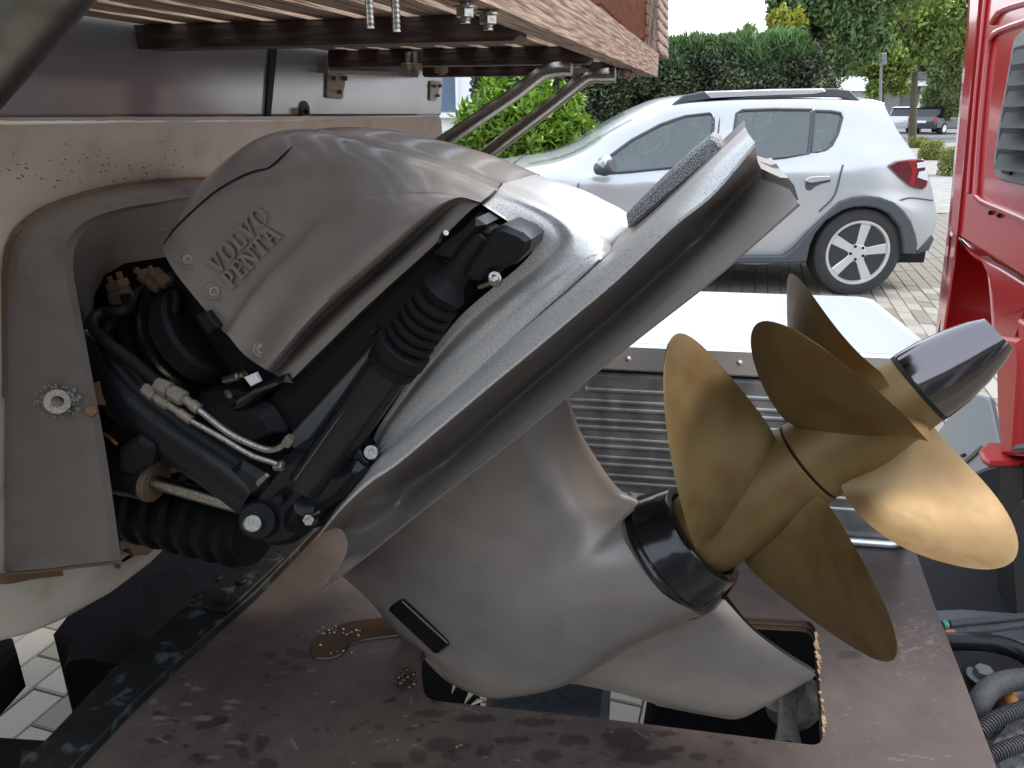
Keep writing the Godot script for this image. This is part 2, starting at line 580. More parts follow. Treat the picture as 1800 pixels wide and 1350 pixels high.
	mat("verge", 0.10, 0.14, 0.04, 0.95, 0.0, {"tex": noise(52, 0.05, 4, [[0.0, 0.6], [1.0, 1.0]]), "size": 3.0})
	mat("far_black", 0.03, 0.032, 0.04, 0.15, 0.0, {"coat": 1.0})
	mat("dull_steel", 0.33, 0.32, 0.30, 0.36, 1.0, {"tex": smear, "size": 0.12})
	mat("stain_dark", 0.03, 0.024, 0.02, 0.6)
	mat("shadow_black", 0.006, 0.006, 0.007, 0.9, 0.0, {"spec": 0.15})  # deep shade under hull and board and behind the drive, put into the colour
	mat("far_glass", 0.02, 0.025, 0.03, 0.1)
	mat("ram_black", 0.009, 0.010, 0.012, 0.2, 0.0, {"spec": 0.42})
	mat("wall_hall", 0.34, 0.33, 0.31, 0.85)
	mat("grime", 0.16, 0.115, 0.085, 0.8)
	mat("louvre_grey", 0.045, 0.045, 0.043, 0.6, 0.0, {"spec": 0.25})
	mat("lid_paint", 0.60, 0.605, 0.61, 0.4)
	mat("copper", 0.42, 0.16, 0.05, 0.4, 0.3, {})
	mat("green_clip", 0.05, 0.24, 0.13, 0.5, 0.0, {})
	mat("casting", 0.20, 0.195, 0.185, 0.55, 0.5, {"tex": blot, "size": 0.15, "bump": fine, "deep": 0.08})
	mat("dust_hose", 0.055, 0.055, 0.06, 0.65, 0.0, {"tex": blot, "size": 0.06})
	mat("blue_steel", 0.035, 0.045, 0.06, 0.5, 0.2, {"tex": blot, "size": 0.15})
	mat("puddle", 0.030, 0.016, 0.007, 0.07, 0.0, {"bump": noise(16, 0.01, 2, []), "deep": 0.01, "size": 0.2})
	mat("splinter", 0.42, 0.28, 0.17, 0.85, 0.0, {"tex": blot, "size": 0.04})
	mat("splinter_dark", 0.16, 0.10, 0.065, 0.8)
	mat("ply_edge", 0.11, 0.07, 0.05, 0.7, 0.0, {})
	mat("bubble", 0.35, 0.33, 0.31, 0.1, 0.0, {})

# ---------------------------------------------------------------- the stern drive
var outdrive: Node3D
var PA := Vector3.ZERO   # the propeller axis
var PX := Vector3.RIGHT
var PU := Vector3.UP

func drive() -> void:
	outdrive = thing("stern_drive", D(900, 1000, 0), "tilted-up taupe and bronze boat stern drive with twin propellers over the board", "boat engine")
	# upper cover: rows run from its lower left edge to its upper right end
	var rows := [
		[318, 394, 0.0, 345, 337, 0.0, 385, 291, 0.0, 440, 250, 0.0, 480, 233, 0.0, 530, 226, 0.0, 590, 230, 0.0, 640, 242, 0.0, 720, 265, 0.0, 800, 291, 0.0, 882, 324, 0.0],
		[298, 404, 0.05, 338, 343, 0.055, 383, 297, 0.06, 438, 256, 0.062, 485, 238, 0.062, 530, 231, 0.062, 590, 236, 0.065, 640, 248, 0.065, 720, 271, 0.068, 800, 298, 0.068, 878, 330, 0.066],
		[289, 428, 0.078, 310, 399, 0.080, 373, 341, 0.082, 420, 312, 0.083, 473, 293, 0.083, 530, 272, 0.083, 590, 259, 0.083, 650, 265, 0.083, 720, 282, 0.083, 800, 309, 0.082, 871, 338, 0.081],
		[287, 440, 0.086, 325, 406, 0.088, 390, 357, 0.089, 450, 328, 0.090, 520, 304, 0.090, 590, 287, 0.090, 660, 287, 0.090, 740, 301, 0.089, 800, 319, 0.088, 863, 344, 0.087],
		[311, 483, 0.092, 370, 436, 0.092, 430, 396, 0.092, 490, 362, 0.093, 560, 334, 0.094, 640, 318, 0.095, 740, 320, 0.095, 800, 333, 0.093, 857, 349, 0.091],
		[385, 574, 0.0915, 420, 520, 0.0915, 455, 478, 0.0915, 510, 425, 0.0925, 566, 376, 0.0975, 640, 347, 0.100, 740, 336, 0.100, 800, 342, 0.097, 852, 353, 0.093],
		[401, 590, 0.0985, 437, 535, 0.0995, 473, 492, 0.100, 526, 438, 0.1005, 576, 389, 0.101, 646, 353, 0.102, 742, 341, 0.101, 802, 345, 0.098, 851, 354, 0.0932],
		[430, 624, 0.096, 470, 560, 0.099, 515, 505, 0.103, 570, 455, 0.107, 620, 415, 0.109, 680, 380, 0.109, 750, 355, 0.106, 805, 346, 0.100, 848, 355, 0.094],
		[468, 650, 0.106, 500, 612, 0.114, 525, 582, 0.116, 576, 529, 0.117, 639, 476, 0.117, 689, 433, 0.115, 742, 387, 0.111, 803, 348, 0.102, 847, 356, 0.094],
		[482, 658, 0.084, 512, 616, 0.074, 537, 588, 0.070, 588, 537, 0.070, 651, 483, 0.070, 701, 440, 0.071, 753, 393, 0.078, 807, 352, 0.092, 845, 357, 0.092],
		[490, 662, 0.089, 525, 625, 0.092, 552, 596, 0.0925, 602, 547, 0.0925, 664, 491, 0.0925, 714, 448, 0.0925, 765, 402, 0.0925, 813, 356, 0.0925, 844, 358, 0.0925],
		[507, 673, 0.093, 548, 632, 0.0945, 579, 602, 0.0945, 628, 554, 0.0945, 684, 502, 0.0945, 732, 459, 0.0945, 783, 412, 0.0945, 830, 367, 0.0945, 845, 357, 0.0935]]
	var g := patch(D, rows, 64, 5)
	var mb := Mb.new()
	mb.grid(g, false, NN)
	var low := PackedVector3Array()
	for r in g:
		low.append(r[0])
	for edge in [[low, -NN * 0.05 + AA * 0.004], [g[-1], -NN * 0.035]]:
		var m2 := Mb.new()
		m2.grid([edge[0], Mb.moved(edge[0], edge[1])], false, NN - AA + Vector3.DOWN)
		mb.add(m2)
	both_sides(mb)
	var cover := put("engine_cover", mb, M.taupe_gloss, outdrive, 60)
	# seam of the cover
	mb = Mb.new()
	var seam := smooth3(D, [289, 428, 0.0795, 310, 399, 0.0815, 373, 341, 0.0832, 420, 312, 0.0842, 450, 300, 0.0842, 473, 295, 0.084, 500, 271, 0.0805, 543, 236, 0.066, 560, 229, 0.05], 40)
	mb.tube(seam, 0.0009, 6)
	put("seam", mb, M.matt_black, cover)
	# raised lettering
	var words := TextMesh.new()
	words.text = "VOLVO\nPENTA"
	var font := SystemFont.new()
	font.font_names = PackedStringArray(["Droid Serif"])
	font.font_weight = 700
	words.font = font
	words.font_size = 64
	words.depth = 0.03
	words.line_spacing = -22.0
	words.horizontal_alignment = HORIZONTAL_ALIGNMENT_LEFT
	var t0 := D(380, 477, 0.092)
	var tx := (D(470, 379, 0.092) - t0)
	var mid := D(431, 437, 0.0923)
	var wide := words.get_aabb().size.x
	var k := tx.length() * 1.02 / wide
	var bx := tx.normalized()
	var bz := (NN - bx * NN.dot(bx)).normalized()
	if bz.dot(NN) < 0: bz = -bz
	var letters := MeshInstance3D.new()
	letters.name = "raised_lettering"
	letters.mesh = words
	var c := words.get_aabb().get_center()
	letters.basis = Basis(bx * k, bz.cross(bx) * k * 0.95, bz * 0.07)
	letters.position = mid - letters.basis * Vector3(c.x, c.y, 0) - base[outdrive] + NN * 0.0017
	letters.material_override = M.taupe_gloss
	cover.add_child(letters, true)
	base[letters] = base[outdrive]
	for s in [[330, 456, 0.0925], [376, 512, 0.0935], [460, 614, 0.1015]]:
		mb = rod(D, [s[0], s[1], s[2] - 0.004], [s[0], s[1], s[2] + 0.0012], [[0, 15], [0.9, 15], [1, 14], [1, 11], [0.7, 10.5]], 24)
		put("screw_socket", mb, M.taupe, cover)
		mb = rod(D, [s[0], s[1], s[2]], [s[0], s[1], s[2] + 0.0022], [[0, 10], [0.8, 10], [1, 8.5], [1, 4], [0.5, 3]], 14)
		put("screw", mb, M.old_steel, cover)
	# rear of the upper housing, round the recess
	rows = [
		[648, 797, 0.090, 662, 758, 0.0945, 691, 712, 0.0945, 723, 664, 0.0945, 768, 606, 0.0945, 812, 553, 0.0945, 870, 503, 0.0945, 905, 475, 0.0945, 932, 448, 0.0945, 940, 430, 0.0945, 931, 411, 0.094, 900, 393, 0.094, 848, 360, 0.093],
		[649, 799, 0.090, 668, 756, 0.0945, 699, 709, 0.0945, 734, 661, 0.0945, 780, 607, 0.0945, 826, 557, 0.0945, 884, 508, 0.0945, 922, 478, 0.0945, 955, 447, 0.0945, 968, 424, 0.0945, 955, 398, 0.092, 912, 373, 0.089, 858, 350, 0.087],
		[651, 801, 0.091, 676, 752, 0.0948, 710, 704, 0.0948, 748, 656, 0.0948, 793, 606, 0.0948, 840, 559, 0.0948, 897, 511, 0.0948, 940, 478, 0.0948, 974, 447, 0.0948, 987, 421, 0.094, 968, 391, 0.0895, 918, 363, 0.085, 864, 344, 0.081],
		[653, 803, 0.099, 684, 750, 0.104, 721, 701, 0.1045, 760, 654, 0.1045, 806, 607, 0.1045, 853, 563, 0.1045, 908, 516, 0.1045, 955, 479, 0.1045, 991, 445, 0.1035, 1006, 417, 0.099, 983, 386, 0.090, 924, 356, 0.083, 869, 339, 0.077],
		[654, 804, 0.103, 705, 742, 0.1075, 745, 695, 0.108, 788, 648, 0.108, 832, 608, 0.108, 879, 566, 0.108, 932, 519, 0.108, 983, 478, 0.108, 1022, 446, 0.1055, 1036, 424, 0.097, 1006, 394, 0.086, 938, 358, 0.079, 874, 335, 0.074],
		[655, 805, 0.106, 722, 740, 0.110, 765, 697, 0.111, 806, 653, 0.111, 848, 614, 0.111, 893, 574, 0.111, 948, 524, 0.111, 1003, 479, 0.110, 1048, 447, 0.104, 1062, 430, 0.090, 1030, 401, 0.079, 952, 360, 0.074, 878, 331, 0.070],
		[656, 807, 0.109, 740, 735, 0.113, 780, 702, 0.114, 823, 664, 0.114, 862, 629, 0.114, 900, 594, 0.114, 955, 545, 0.113, 1008, 501, 0.111, 1060, 456, 0.100, 1076, 437, 0.070, 1042, 403, 0.060, 960, 358, 0.056, 881, 327, 0.056],
		[657, 808, 0.110, 741, 736, 0.112, 781, 703, 0.112, 824, 665, 0.112, 863, 630, 0.112, 901, 595, 0.11, 956, 546, 0.106, 1010, 503, 0.09, 1052, 466, 0.05, 1084, 434, 0.0, 1046, 401, 0.0, 962, 356, 0.0, 882, 323, 0.0]]
	g = patch(D, rows, 70, 5)
	mb = Mb.new()
	mb.grid(g, false, NN)
	var m3 := Mb.new()
	m3.grid([g[0], Mb.moved(g[0], -NN * 0.02)], false, AA - Vector3.UP)
	mb.add(m3)
	both_sides(mb)
	put("upper_housing", mb, M.lit_wet_taupe, outdrive, 60)
	# the joint between cover and housing
	mb = Mb.new()
	mb.tube(smooth3(D, [846, 357, 0.094, 862, 345, 0.088, 874, 333, 0.073, 880, 327, 0.052, 882, 323, 0.0], 14), 0.0011, 6)
	put("seam", mb, M.matt_black, outdrive)
	# the two plates with the cove between them
	rows = [
		[560, 935, 0.090, 600, 878, 0.100, 641, 829, 0.110, 680, 789, 0.1125, 745, 732, 0.1135, 823, 665, 0.114, 900, 595, 0.114, 1000, 510, 0.112, 1070, 447, 0.108, 1140, 386, 0.095, 1230, 300, 0.085, 1310, 223, 0.07],
		[559, 938, 0.105, 600, 882, 0.115, 645, 832, 0.124, 685, 794, 0.126, 750, 738, 0.127, 829, 671, 0.127, 900, 608, 0.127, 1003, 524, 0.126, 1079, 457, 0.125, 1150, 393, 0.122, 1240, 312, 0.118, 1317, 238, 0.105],
		[558, 942, 0.118, 601, 889, 0.130, 650, 842, 0.136, 692, 815, 0.138, 775, 746, 0.138, 863, 672, 0.138, 930, 617, 0.138, 1005, 554, 0.138, 1081, 490, 0.138, 1184, 393, 0.136, 1252, 338, 0.130, 1327, 250, 0.118],
		[561, 943, 0.117, 603, 893, 0.130, 652, 848, 0.136, 694, 820, 0.138, 777, 751, 0.138, 865, 677, 0.138, 932, 622, 0.138, 1007, 559, 0.138, 1083, 495, 0.138, 1186, 398, 0.136, 1254, 343, 0.130, 1328, 257, 0.118],
		[576, 933, 0.100, 612, 902, 0.106, 660, 866, 0.106, 702, 834, 0.106, 785, 765, 0.106, 872, 690, 0.106, 940, 634, 0.106, 1015, 570, 0.106, 1090, 506, 0.106, 1192, 408, 0.104, 1260, 350, 0.102, 1330, 272, 0.10],
		[599, 930, 0.066, 635, 905, 0.090, 672, 881, 0.094, 712, 850, 0.066, 792, 782, 0.086, 878, 708, 0.086, 950, 648, 0.086, 1022, 584, 0.086, 1096, 520, 0.086, 1197, 424, 0.086, 1264, 368, 0.066, 1333, 290, 0.095],
		[611, 955, 0.078, 648, 928, 0.080, 680, 906, 0.082, 720, 868, 0.066, 800, 800, 0.066, 886, 722, 0.066, 958, 660, 0.066, 1030, 598, 0.066, 1104, 534, 0.066, 1202, 446, 0.066, 1268, 388, 0.066, 1336, 305, 0.086],
		[604, 985, 0.094, 650, 950, 0.098, 690, 925, 0.104, 740, 880, 0.105, 815, 812, 0.105, 896, 745, 0.106, 965, 686, 0.106, 1040, 620, 0.107, 1114, 556, 0.107, 1212, 466, 0.108, 1280, 404, 0.108, 1362, 322, 0.106],
		[585, 1011, 0.118, 645, 970, 0.124, 700, 925, 0.128, 755, 878, 0.129, 830, 815, 0.129, 904, 756, 0.130, 975, 697, 0.130, 1050, 633, 0.131, 1124, 570, 0.132, 1225, 482, 0.132, 1300, 418, 0.130, 1388, 333, 0.126],
		[566, 1033, 0.132, 608, 1003, 0.140, 680, 946, 0.142, 740, 897, 0.144, 830, 828, 0.145, 900, 775, 0.145, 965, 721, 0.145, 1050, 651, 0.146, 1124, 591, 0.147, 1252, 491, 0.148, 1325, 428, 0.146, 1404, 357, 0.142],
		[567, 1036, 0.130, 610, 1006, 0.138, 682, 949, 0.140, 742, 900, 0.142, 832, 831, 0.143, 902, 778, 0.143, 967, 724, 0.143, 1052, 654, 0.144, 1126, 594, 0.145, 1254, 494, 0.146, 1327, 431, 0.144, 1407, 361, 0.140],
		[600, 1010, 0.03, 630, 988, 0.03, 690, 945, 0.03, 745, 895, 0.03, 835, 830, 0.03, 905, 777, 0.03, 970, 718, 0.03, 1055, 643, 0.03, 1129, 585, 0.03, 1257, 489, 0.03, 1325, 420, 0.03, 1400, 345, 0.03]]
	# crisp flanges: each strip between two creases is its own surface
	g = []
	for strip in [[0, 2], [2, 3], [3, 8], [8, 9], [9, 10], [10, 11]]:
		var part := patch(D, rows.slice(strip[0], strip[1] + 1), 60, 4 if strip[1] - strip[0] > 1 else 0)
		mb = Mb.new()
		mb.grid(part, false, NN)
		var other := Mb.new()
		for i in range(0, mb.v.size(), 3):
			other.tri(mirror(mb.v[i]), mirror(mb.v[i + 2]), mirror(mb.v[i + 1]))
		for half in [mb, other]:
			put("splash_plate" if strip[1] < 4 else "lower_plate", half, M.lit_wet_taupe if strip[1] < 4 else M.taupe, outdrive, 50)
		g.append_array(part)
	mb = Mb.new()
	# close the two ends towards the middle
	for e in [0, 59]:
		var edge := PackedVector3Array()
		var inner := PackedVector3Array()
		for r in g:
			edge.append(r[e])
			inner.append(r[e] - NN * ((r[e] - OO).dot(NN)))
		m3 = Mb.new()
		m3.grid([edge, inner], false, AA if e > 0 else -AA)
		mb.add(m3)
	# top of the upper plate behind the housing
	var top := smooth3(D, [1060, 455, 0.109, 1140, 386, 0.095, 1230, 300, 0.085, 1310, 223, 0.07], 14)
	var far := PackedVector3Array()
	for q in top:
		far.append(q - NN * ((q - OO).dot(NN)) + Vector3.UP * 0.004)
	m3 = Mb.new()
	m3.grid([top, far], false, Vector3.UP)
	mb.add(m3)
	both_sides(mb)
	put("plate_ends", mb, M.taupe, outdrive, 50).set_meta("kind", "stuff")
	# broken tip of the lower plate
	mb = Mb.new()
	mb.prism(px3(D, [1338, 296, 0.09, 1352, 303, 0.10, 1372, 312, 0.11, 1386, 313, 0.12, 1396, 326, 0.13, 1404, 352, 0.14, 1370, 345, 0.11, 1340, 320, 0.09]), -NN * 0.09, 0.0)
	both_sides(mb)
	put("plate_tip", mb, M.taupe, outdrive)
	# anode on the plate
	mb = slab(D, [1100, 378, 1104, 402, 1112, 400, 1168, 352, 1236, 296, 1264, 272, 1271, 258, 1262, 243, 1250, 238, 1205, 276, 1150, 326, 1114, 362], 0.055, -NN * 0.11, 0.003)
	put("zinc_anode", mb, M.zinc, outdrive)
	mb = slab(D, [1130, 392, 1180, 352, 1250, 292, 1275, 272, 1268, 282, 1200, 345, 1150, 390], 0.045, -NN * 0.09)
	put("anode_mount", mb, M.matt_black, outdrive)
	# lower unit: leg running into the bullet
	rows = [
		[600, 1012, 0.010, 612, 998, 0.016, 690, 935, 0.037, 790, 850, 0.042, 900, 765, 0.036, 990, 690, 0.006],
		[645, 1052, 0.008, 652, 1045, 0.018, 720, 985, 0.039, 820, 905, 0.045, 930, 820, 0.038, 1015, 760, 0.005],
		[683, 1096, 0.008, 691, 1088, 0.019, 760, 1030, 0.042, 860, 950, 0.048, 970, 870, 0.040, 1050, 820, 0.005],
		[714, 1128, 0.008, 723, 1120, 0.022, 790, 1070, 0.045, 890, 990, 0.052, 1000, 905, 0.043, 1085, 866, 0.005],
		[740, 1152, 0.010, 748, 1144, 0.026, 815, 1100, 0.049, 910, 1030, 0.056, 1020, 945, 0.048, 1122, 886, 0.004],
		[758, 1172, 0.014, 770, 1166, 0.030, 840, 1130, 0.054, 935, 1065, 0.064, 1035, 990, 0.060, 1091, 926, 0.038],
		[785, 1197, 0.020, 800, 1190, 0.038, 870, 1156, 0.058, 960, 1095, 0.068, 1055, 1028, 0.068, 1119, 986, 0.060],
		[824, 1217, 0.024, 842, 1211, 0.042, 905, 1180, 0.059, 985, 1127, 0.067, 1075, 1070, 0.069, 1163, 1042, 0.067],
		[862, 1228, 0.030, 880, 1221, 0.042, 930, 1200, 0.055, 1000, 1152, 0.063, 1092, 1100, 0.065, 1205, 1068, 0.062],
		[905, 1226, 0.030, 922, 1219, 0.040, 960, 1204, 0.049, 1015, 1171, 0.056, 1108, 1120, 0.058, 1222, 1077, 0.054],
		[950, 1218, 0.026, 962, 1213, 0.032, 990, 1203, 0.036, 1030, 1183, 0.038, 1120, 1128, 0.041, 1233, 1083, 0.040],
		[935, 1222, 0.0, 950, 1218, 0.0, 985, 1208, 0.0, 1028, 1190, 0.0, 1122, 1136, 0.0, 1235, 1086, 0.0]]
	g = patch(D, rows, 44, 5)
	mb = Mb.new()
	mb.grid(g, false, NN)
	var ends := [PackedVector3Array(), PackedVector3Array()]
	for r in g:
		ends[0].append(r[0]); ends[1].append(r[43])
	for e in ends:
		var inner := PackedVector3Array()
		for q in e:
			inner.append(q - NN * ((q - OO).dot(NN)))
		m3 = Mb.new()
		m3.grid([e, inner], false, AA if e == ends[1] else -AA)
		mb.add(m3)
	both_sides(mb)
	put("lower_unit", mb, M.taupe, outdrive, 60)
	rows = [
		[960, 1210, 0.006, 1000, 1192, 0.020, 1060, 1160, 0.027, 1150, 1108, 0.031, 1232, 1072, 0.026, 1274, 1054, 0.006],
		[1000, 1202, 0.004, 1030, 1196, 0.012, 1090, 1180, 0.018, 1180, 1145, 0.020, 1260, 1106, 0.017, 1322, 1106, 0.003],
		[1050, 1210, 0.003, 1085, 1208, 0.009, 1140, 1204, 0.013, 1230, 1187, 0.014, 1310, 1160, 0.011, 1378, 1149, 0.003],
		[1100, 1222, 0.003, 1140, 1224, 0.008, 1190, 1228, 0.010, 1262, 1222, 0.011, 1340, 1200, 0.009, 1431, 1183, 0.003],
		[1150, 1237, 0.002, 1200, 1245, 0.005, 1245, 1251, 0.006, 1290, 1252, 0.006, 1342, 1232, 0.005, 1430, 1189, 0.002],
		[1152, 1240, 0.0, 1205, 1251, 0.0, 1255, 1260, 0.0, 1297, 1264, 0.0, 1342, 1243, 0.0, 1429, 1192, 0.0]]
	g = patch(D, rows, 30, 4)
	mb = Mb.new()
	mb.grid(g, false, NN)
	both_sides(mb)
	put("skeg", mb, M.taupe, outdrive, 60)
	# water inlet
	mb = Mb.new()
	var inlet := [684, 1070, 0.017, 687, 1064, 0.019, 702, 1054, 0.029, 709, 1054, 0.0325, 788, 1126, 0.042, 790, 1132, 0.042, 771, 1146, 0.033, 765, 1146, 0.0305]
	mb.prism(Mb.moved(px3(D, inlet), NN * 0.0035), -NN * 0.012, 0.001)
	put("water_inlet", mb, M.gloss_black, outdrive)
	# black recess at the side
	mb = slab(D, [480, 690, 842, 355, 938, 412, 944, 432, 902, 482, 812, 560, 770, 612, 730, 668, 700, 716, 664, 770, 648, 830, 570, 905, 470, 850, 430, 740], 0.078, -NN * 0.06, 0.002)
	put("side_recess", mb, M.matt_black, outdrive)
	mb = slab(D, [660, 600, 507, 768, 511, 786, 526, 799, 600, 700, 655, 622], 0.094, -NN * 0.012, 0.002)  # black arm's flat web; grey puts the light on it into the colour
	put("lift_arm", mb, M.gunmetal, outdrive)
	mb = slab(D, [300, 470, 420, 560, 510, 672, 640, 600, 700, 700, 640, 830, 575, 925, 480, 950, 400, 890, 330, 700], 0.05, -NN * 0.1, 0.004)
	put("inner_housing", mb, M.matt_black, outdrive)
	# lower corner screw of the housing
	mb = rod(D, [652, 795, 0.112], [652, 795, 0.122], [[0, 15], [0.8, 15], [1, 12], [1, 5], [0.7, 4]], 20)
	put("screw", mb, M.steel, outdrive)
	mb = slab(D, [612, 792, 628, 786, 646, 814, 640, 828, 622, 820], 0.125, -NN * 0.03, 0.002)
	put("clip", mb, M.black_paint, outdrive)

func axis_at(x: float, y: float) -> float:
	return (D(x, y, 0) - PA).dot(PX)

func propellers() -> void:
	PA = D(1228, 942, 0)
	PX = (D(1700, 624, 0) - PA).normalized()
	PU = NN.cross(PX)
	var s1 := axis_at(1424, 813)
	var s2 := axis_at(1618, 684)
	var s3 := axis_at(1757, 590)
	var rr := func(w: float, s: float) -> float: return len_of(w, PA + PX * s)
	# black exhaust ring
	var r0: float = len_of(118, PA)
	var mb := Mb.new()
	var ring := [[-0.062, r0 * 0.6], [-0.05, r0 * 0.97], [-0.035, r0 * 0.99], [-0.033, r0 * 0.97], [-0.031, r0 * 0.97], [-0.029, r0 * 0.99], [-0.008, r0 * 0.90], [0.004, r0 * 0.83], [0.006, r0 * 0.80], [0.006, r0 * 0.70], [-0.004, r0 * 0.62]]
	var pr := []
	for q in ring:
		pr.append([(q[0] + 0.1) / 0.2, q[1]])
	mb.lathe(PA - PX * 0.1, PA + PX * 0.1, pr, 56)
	put("exhaust_ring", mb, M.gloss_black, outdrive, 30)
	var specs := [["front_propeller", 0.0, s1 - 0.0012, 75.0, 77.0, [0.6321, 0.1886, 0.0726, -0.0015, 0.0507, -0.1217, -0.3634, 0.107, 0.1516, 0.1281, 5.2], [0.8166, 2.5407, 4.75], -1.0], ["rear_propeller", s1 + 0.0012, s2, 76.0, 68.0, [0.338, 0.1532, 0.1888, -0.0174, 0.0397, -0.3492, -0.1134, 0.105, 0.1575, 0.19, 7.5], [1.06, 3.042, -0.231], 1.0]]
	for sp in specs:
		mb = Mb.new()
		var L: float = sp[2] - sp[1]
		var ra: float = len_of(sp[3], PA + PX * sp[1])
		var rb: float = len_of(sp[4], PA + PX * sp[2])
		mb.lathe(PA + PX * sp[1], PA + PX * sp[2], [[0, ra * 0.5], [0, ra * 0.985], [0.01, ra], [0.5, (ra + rb) * 0.5 + 0.001], [0.99, rb], [1, rb * 0.985], [1, rb * 0.5]], 48)
		var hub := put(sp[0], mb, M.bronze, outdrive, 30)
		for th in sp[6]:
			put("blade", blade(sp[5], th, sp[7]), M.bronze, hub, 50)
	# the gap between the two hubs, and the cone
	mb = Mb.new()
	mb.lathe(PA + PX * (s1 - 0.004), PA + PX * (s1 + 0.004), [[0, 0.036], [1, 0.036]], 40)
	put("hub_gap", mb, M.matt_black, outdrive)
	mb = Mb.new()
	var rc: float = len_of(68, PA + PX * s2)
	var re: float = len_of(36, PA + PX * s3)
	mb.lathe(PA + PX * (s2 + 0.0006), PA + PX * s3, [[0, rc * 0.6], [0, rc * 1.0], [0.03, rc * 1.02], [0.3, rc * 0.97], [0.6, rc * 0.83], [0.85, rc * 0.66], [1, re * 1.0], [1.0, re * 0.8], [0.95, re * 0.7]], 56)
	put("propeller_cone", mb, M.dark_chrome, outdrive, 30)
	mb = Mb.new()
	mb.lathe(PA + PX * (s2 - 0.002), PA + PX * (s2 + 0.0022), [[0, rc * 1.012], [1, rc * 1.012]], 40)
	put("cone_seal", mb, M.matt_black, outdrive)

func blade(q: Array, th0: float, hand: float) -> Mb:
	# q: pitch, tip radius, place along the axis, rake (two terms), skew (two terms), chord at four radii
	var rows := []
	var rh := 0.033
	for i in 27:
		var v := sin(i / 26.0 * PI / 2) if i > 0 else 0.0
		var r := lerpf(rh, q[1], v)
		var c: float = (q[7] * (1 - v) * (1 - 2 * v) + 4 * q[8] * v * (1 - v) + q[9] * v * (2 * v - 1)) * sqrt(maxf(0.0, 1.0 - pow(v, q[10])))
		var beta := atan(q[0] / (TAU * maxf(r, 0.045)))
		var thick := lerpf(0.0085, 0.0016, pow(v, 0.6)) + 0.016 * pow(1.0 - v, 9.0)
		var row := PackedVector3Array()
		for j in 28:
			var u := (j / 14.0 if j <= 14 else 2.0 - j / 14.0) - 0.5
			var side := 1.0 if j <= 14 else -1.0
			var w := side * thick * 0.5 * sqrt(maxf(0.0, 1.0 - 4.0 * u * u))
			if i == 26: w = 0.0
			var l := u * c
			var cup := 0.0
			var arc := l * cos(beta) - (w + cup) * sin(beta) * hand
			var ax := l * sin(beta) * hand + (w + cup) * cos(beta)
			var t: float = th0 + arc / r + q[5] * v + q[6] * v * v
			row.append(PA + PX * (q[2] + ax + q[3] * v + q[4] * v * v) + (PU * cos(t) + NN * sin(t)) * r)
		rows.append(row)
	var mb := Mb.new()
	mb.grid(rows, true)
	return mb

# ---------------------------------------------------------------- ground and background
func ground() -> void:
	var mb := Mb.new()
	mb.box(Vector3(0, -0.15, -60), Basis(), Vector3(500, 0.2, 400))
	var g := put("ground", mb, M.joint_sand)
	tag(g, "", "", "", "structure")
	# pavers: the nearest ones one by one, the rest as one layer
	var p0 := H(0, 1259, 0.0); var p1 := H(111, 1171, 0.0)
	var dir := (p1 - p0).normalized()
	var yaw := atan2(dir.x, -dir.z)
	var b := Basis(Vector3.UP, -yaw)
	var kinds := []
	for k in 3:
		var one := Mb.new()
		one.prism(PackedVector3Array([Vector3(-0.0485, 0, -0.0985), Vector3(0.0485, 0, -0.0985), Vector3(0.0485, 0, 0.0985), Vector3(-0.0485, 0, 0.0985)]), Vector3.DOWN * 0.07, 0.004)
		kinds.append(shape(one, Vector3.ZERO))
	var mats := [M.paver, M.paver.duplicate(), M.paver.duplicate()]
	mats[1].albedo_color = Color(0.34, 0.31, 0.265).linear_to_srgb()
	mats[2].albedo_color = Color(0.275, 0.255, 0.22).linear_to_srgb()
	var rest: Array[Transform3D] = []
	var single := 0
	for i in range(-110, 111):
		for j in range(-75, 75):
			var q := b * Vector3(i * 0.1, 0, j * 0.2 + (0.1 if posmod(i, 2) else 0.0)) + Vector3(1.2, 0, -4.5)
			if q.z > 1.5 or q.z < -11.0 or q.x > 7 or q.x < -4:
				continue
			q.y = rng.randf_range(-0.003, 0.002)
			var t := Transform3D(b * Basis(Vector3(rng.randf_range(-1, 1), 0, rng.randf_range(-1, 1)).normalized(), 0.008), q)
			var near := (q.x < -0.75 and q.x > -1.75 and q.z < -1.1 and q.z > -2.3) or (q.x > 2.35 and q.x < 3.55 and q.z < -3.6 and q.z > -6.2)
			if near and single < 299:
				single += 1
				var o := MeshInstance3D.new()
				o.name = "paver"
				o.mesh = kinds[0]
				o.material_override = mats[rng.randi() % 3]
				o.transform = Transform3D(t.basis, t.origin - base[g])
				g.add_child(o, true)
			else:
				rest.append(t)
	scatter(g, "paving", kinds[0], M.paver, rest, [])
	# street far behind
	mb = Mb.new()
	mb.box(Vector3(30, -0.046, -47), Basis(), Vector3(110, 0.1, 25))
	tag(put("street", mb, M.asphalt), "", "", "", "structure")
	mb = Mb.new()
	mb.box(Vector3(20, -0.05, -22.8), Basis(), Vector3(60, 0.1, 23.4))
	tag(put("forecourt", mb, M.forecourt), "", "", "", "structure")
	mb = Mb.new()
	mb.box(Vector3(30, -0.03, -65), Basis(), Vector3(110, 0.18, 11))
	tag(put("verge", mb, M.verge), "", "", "", "structure")

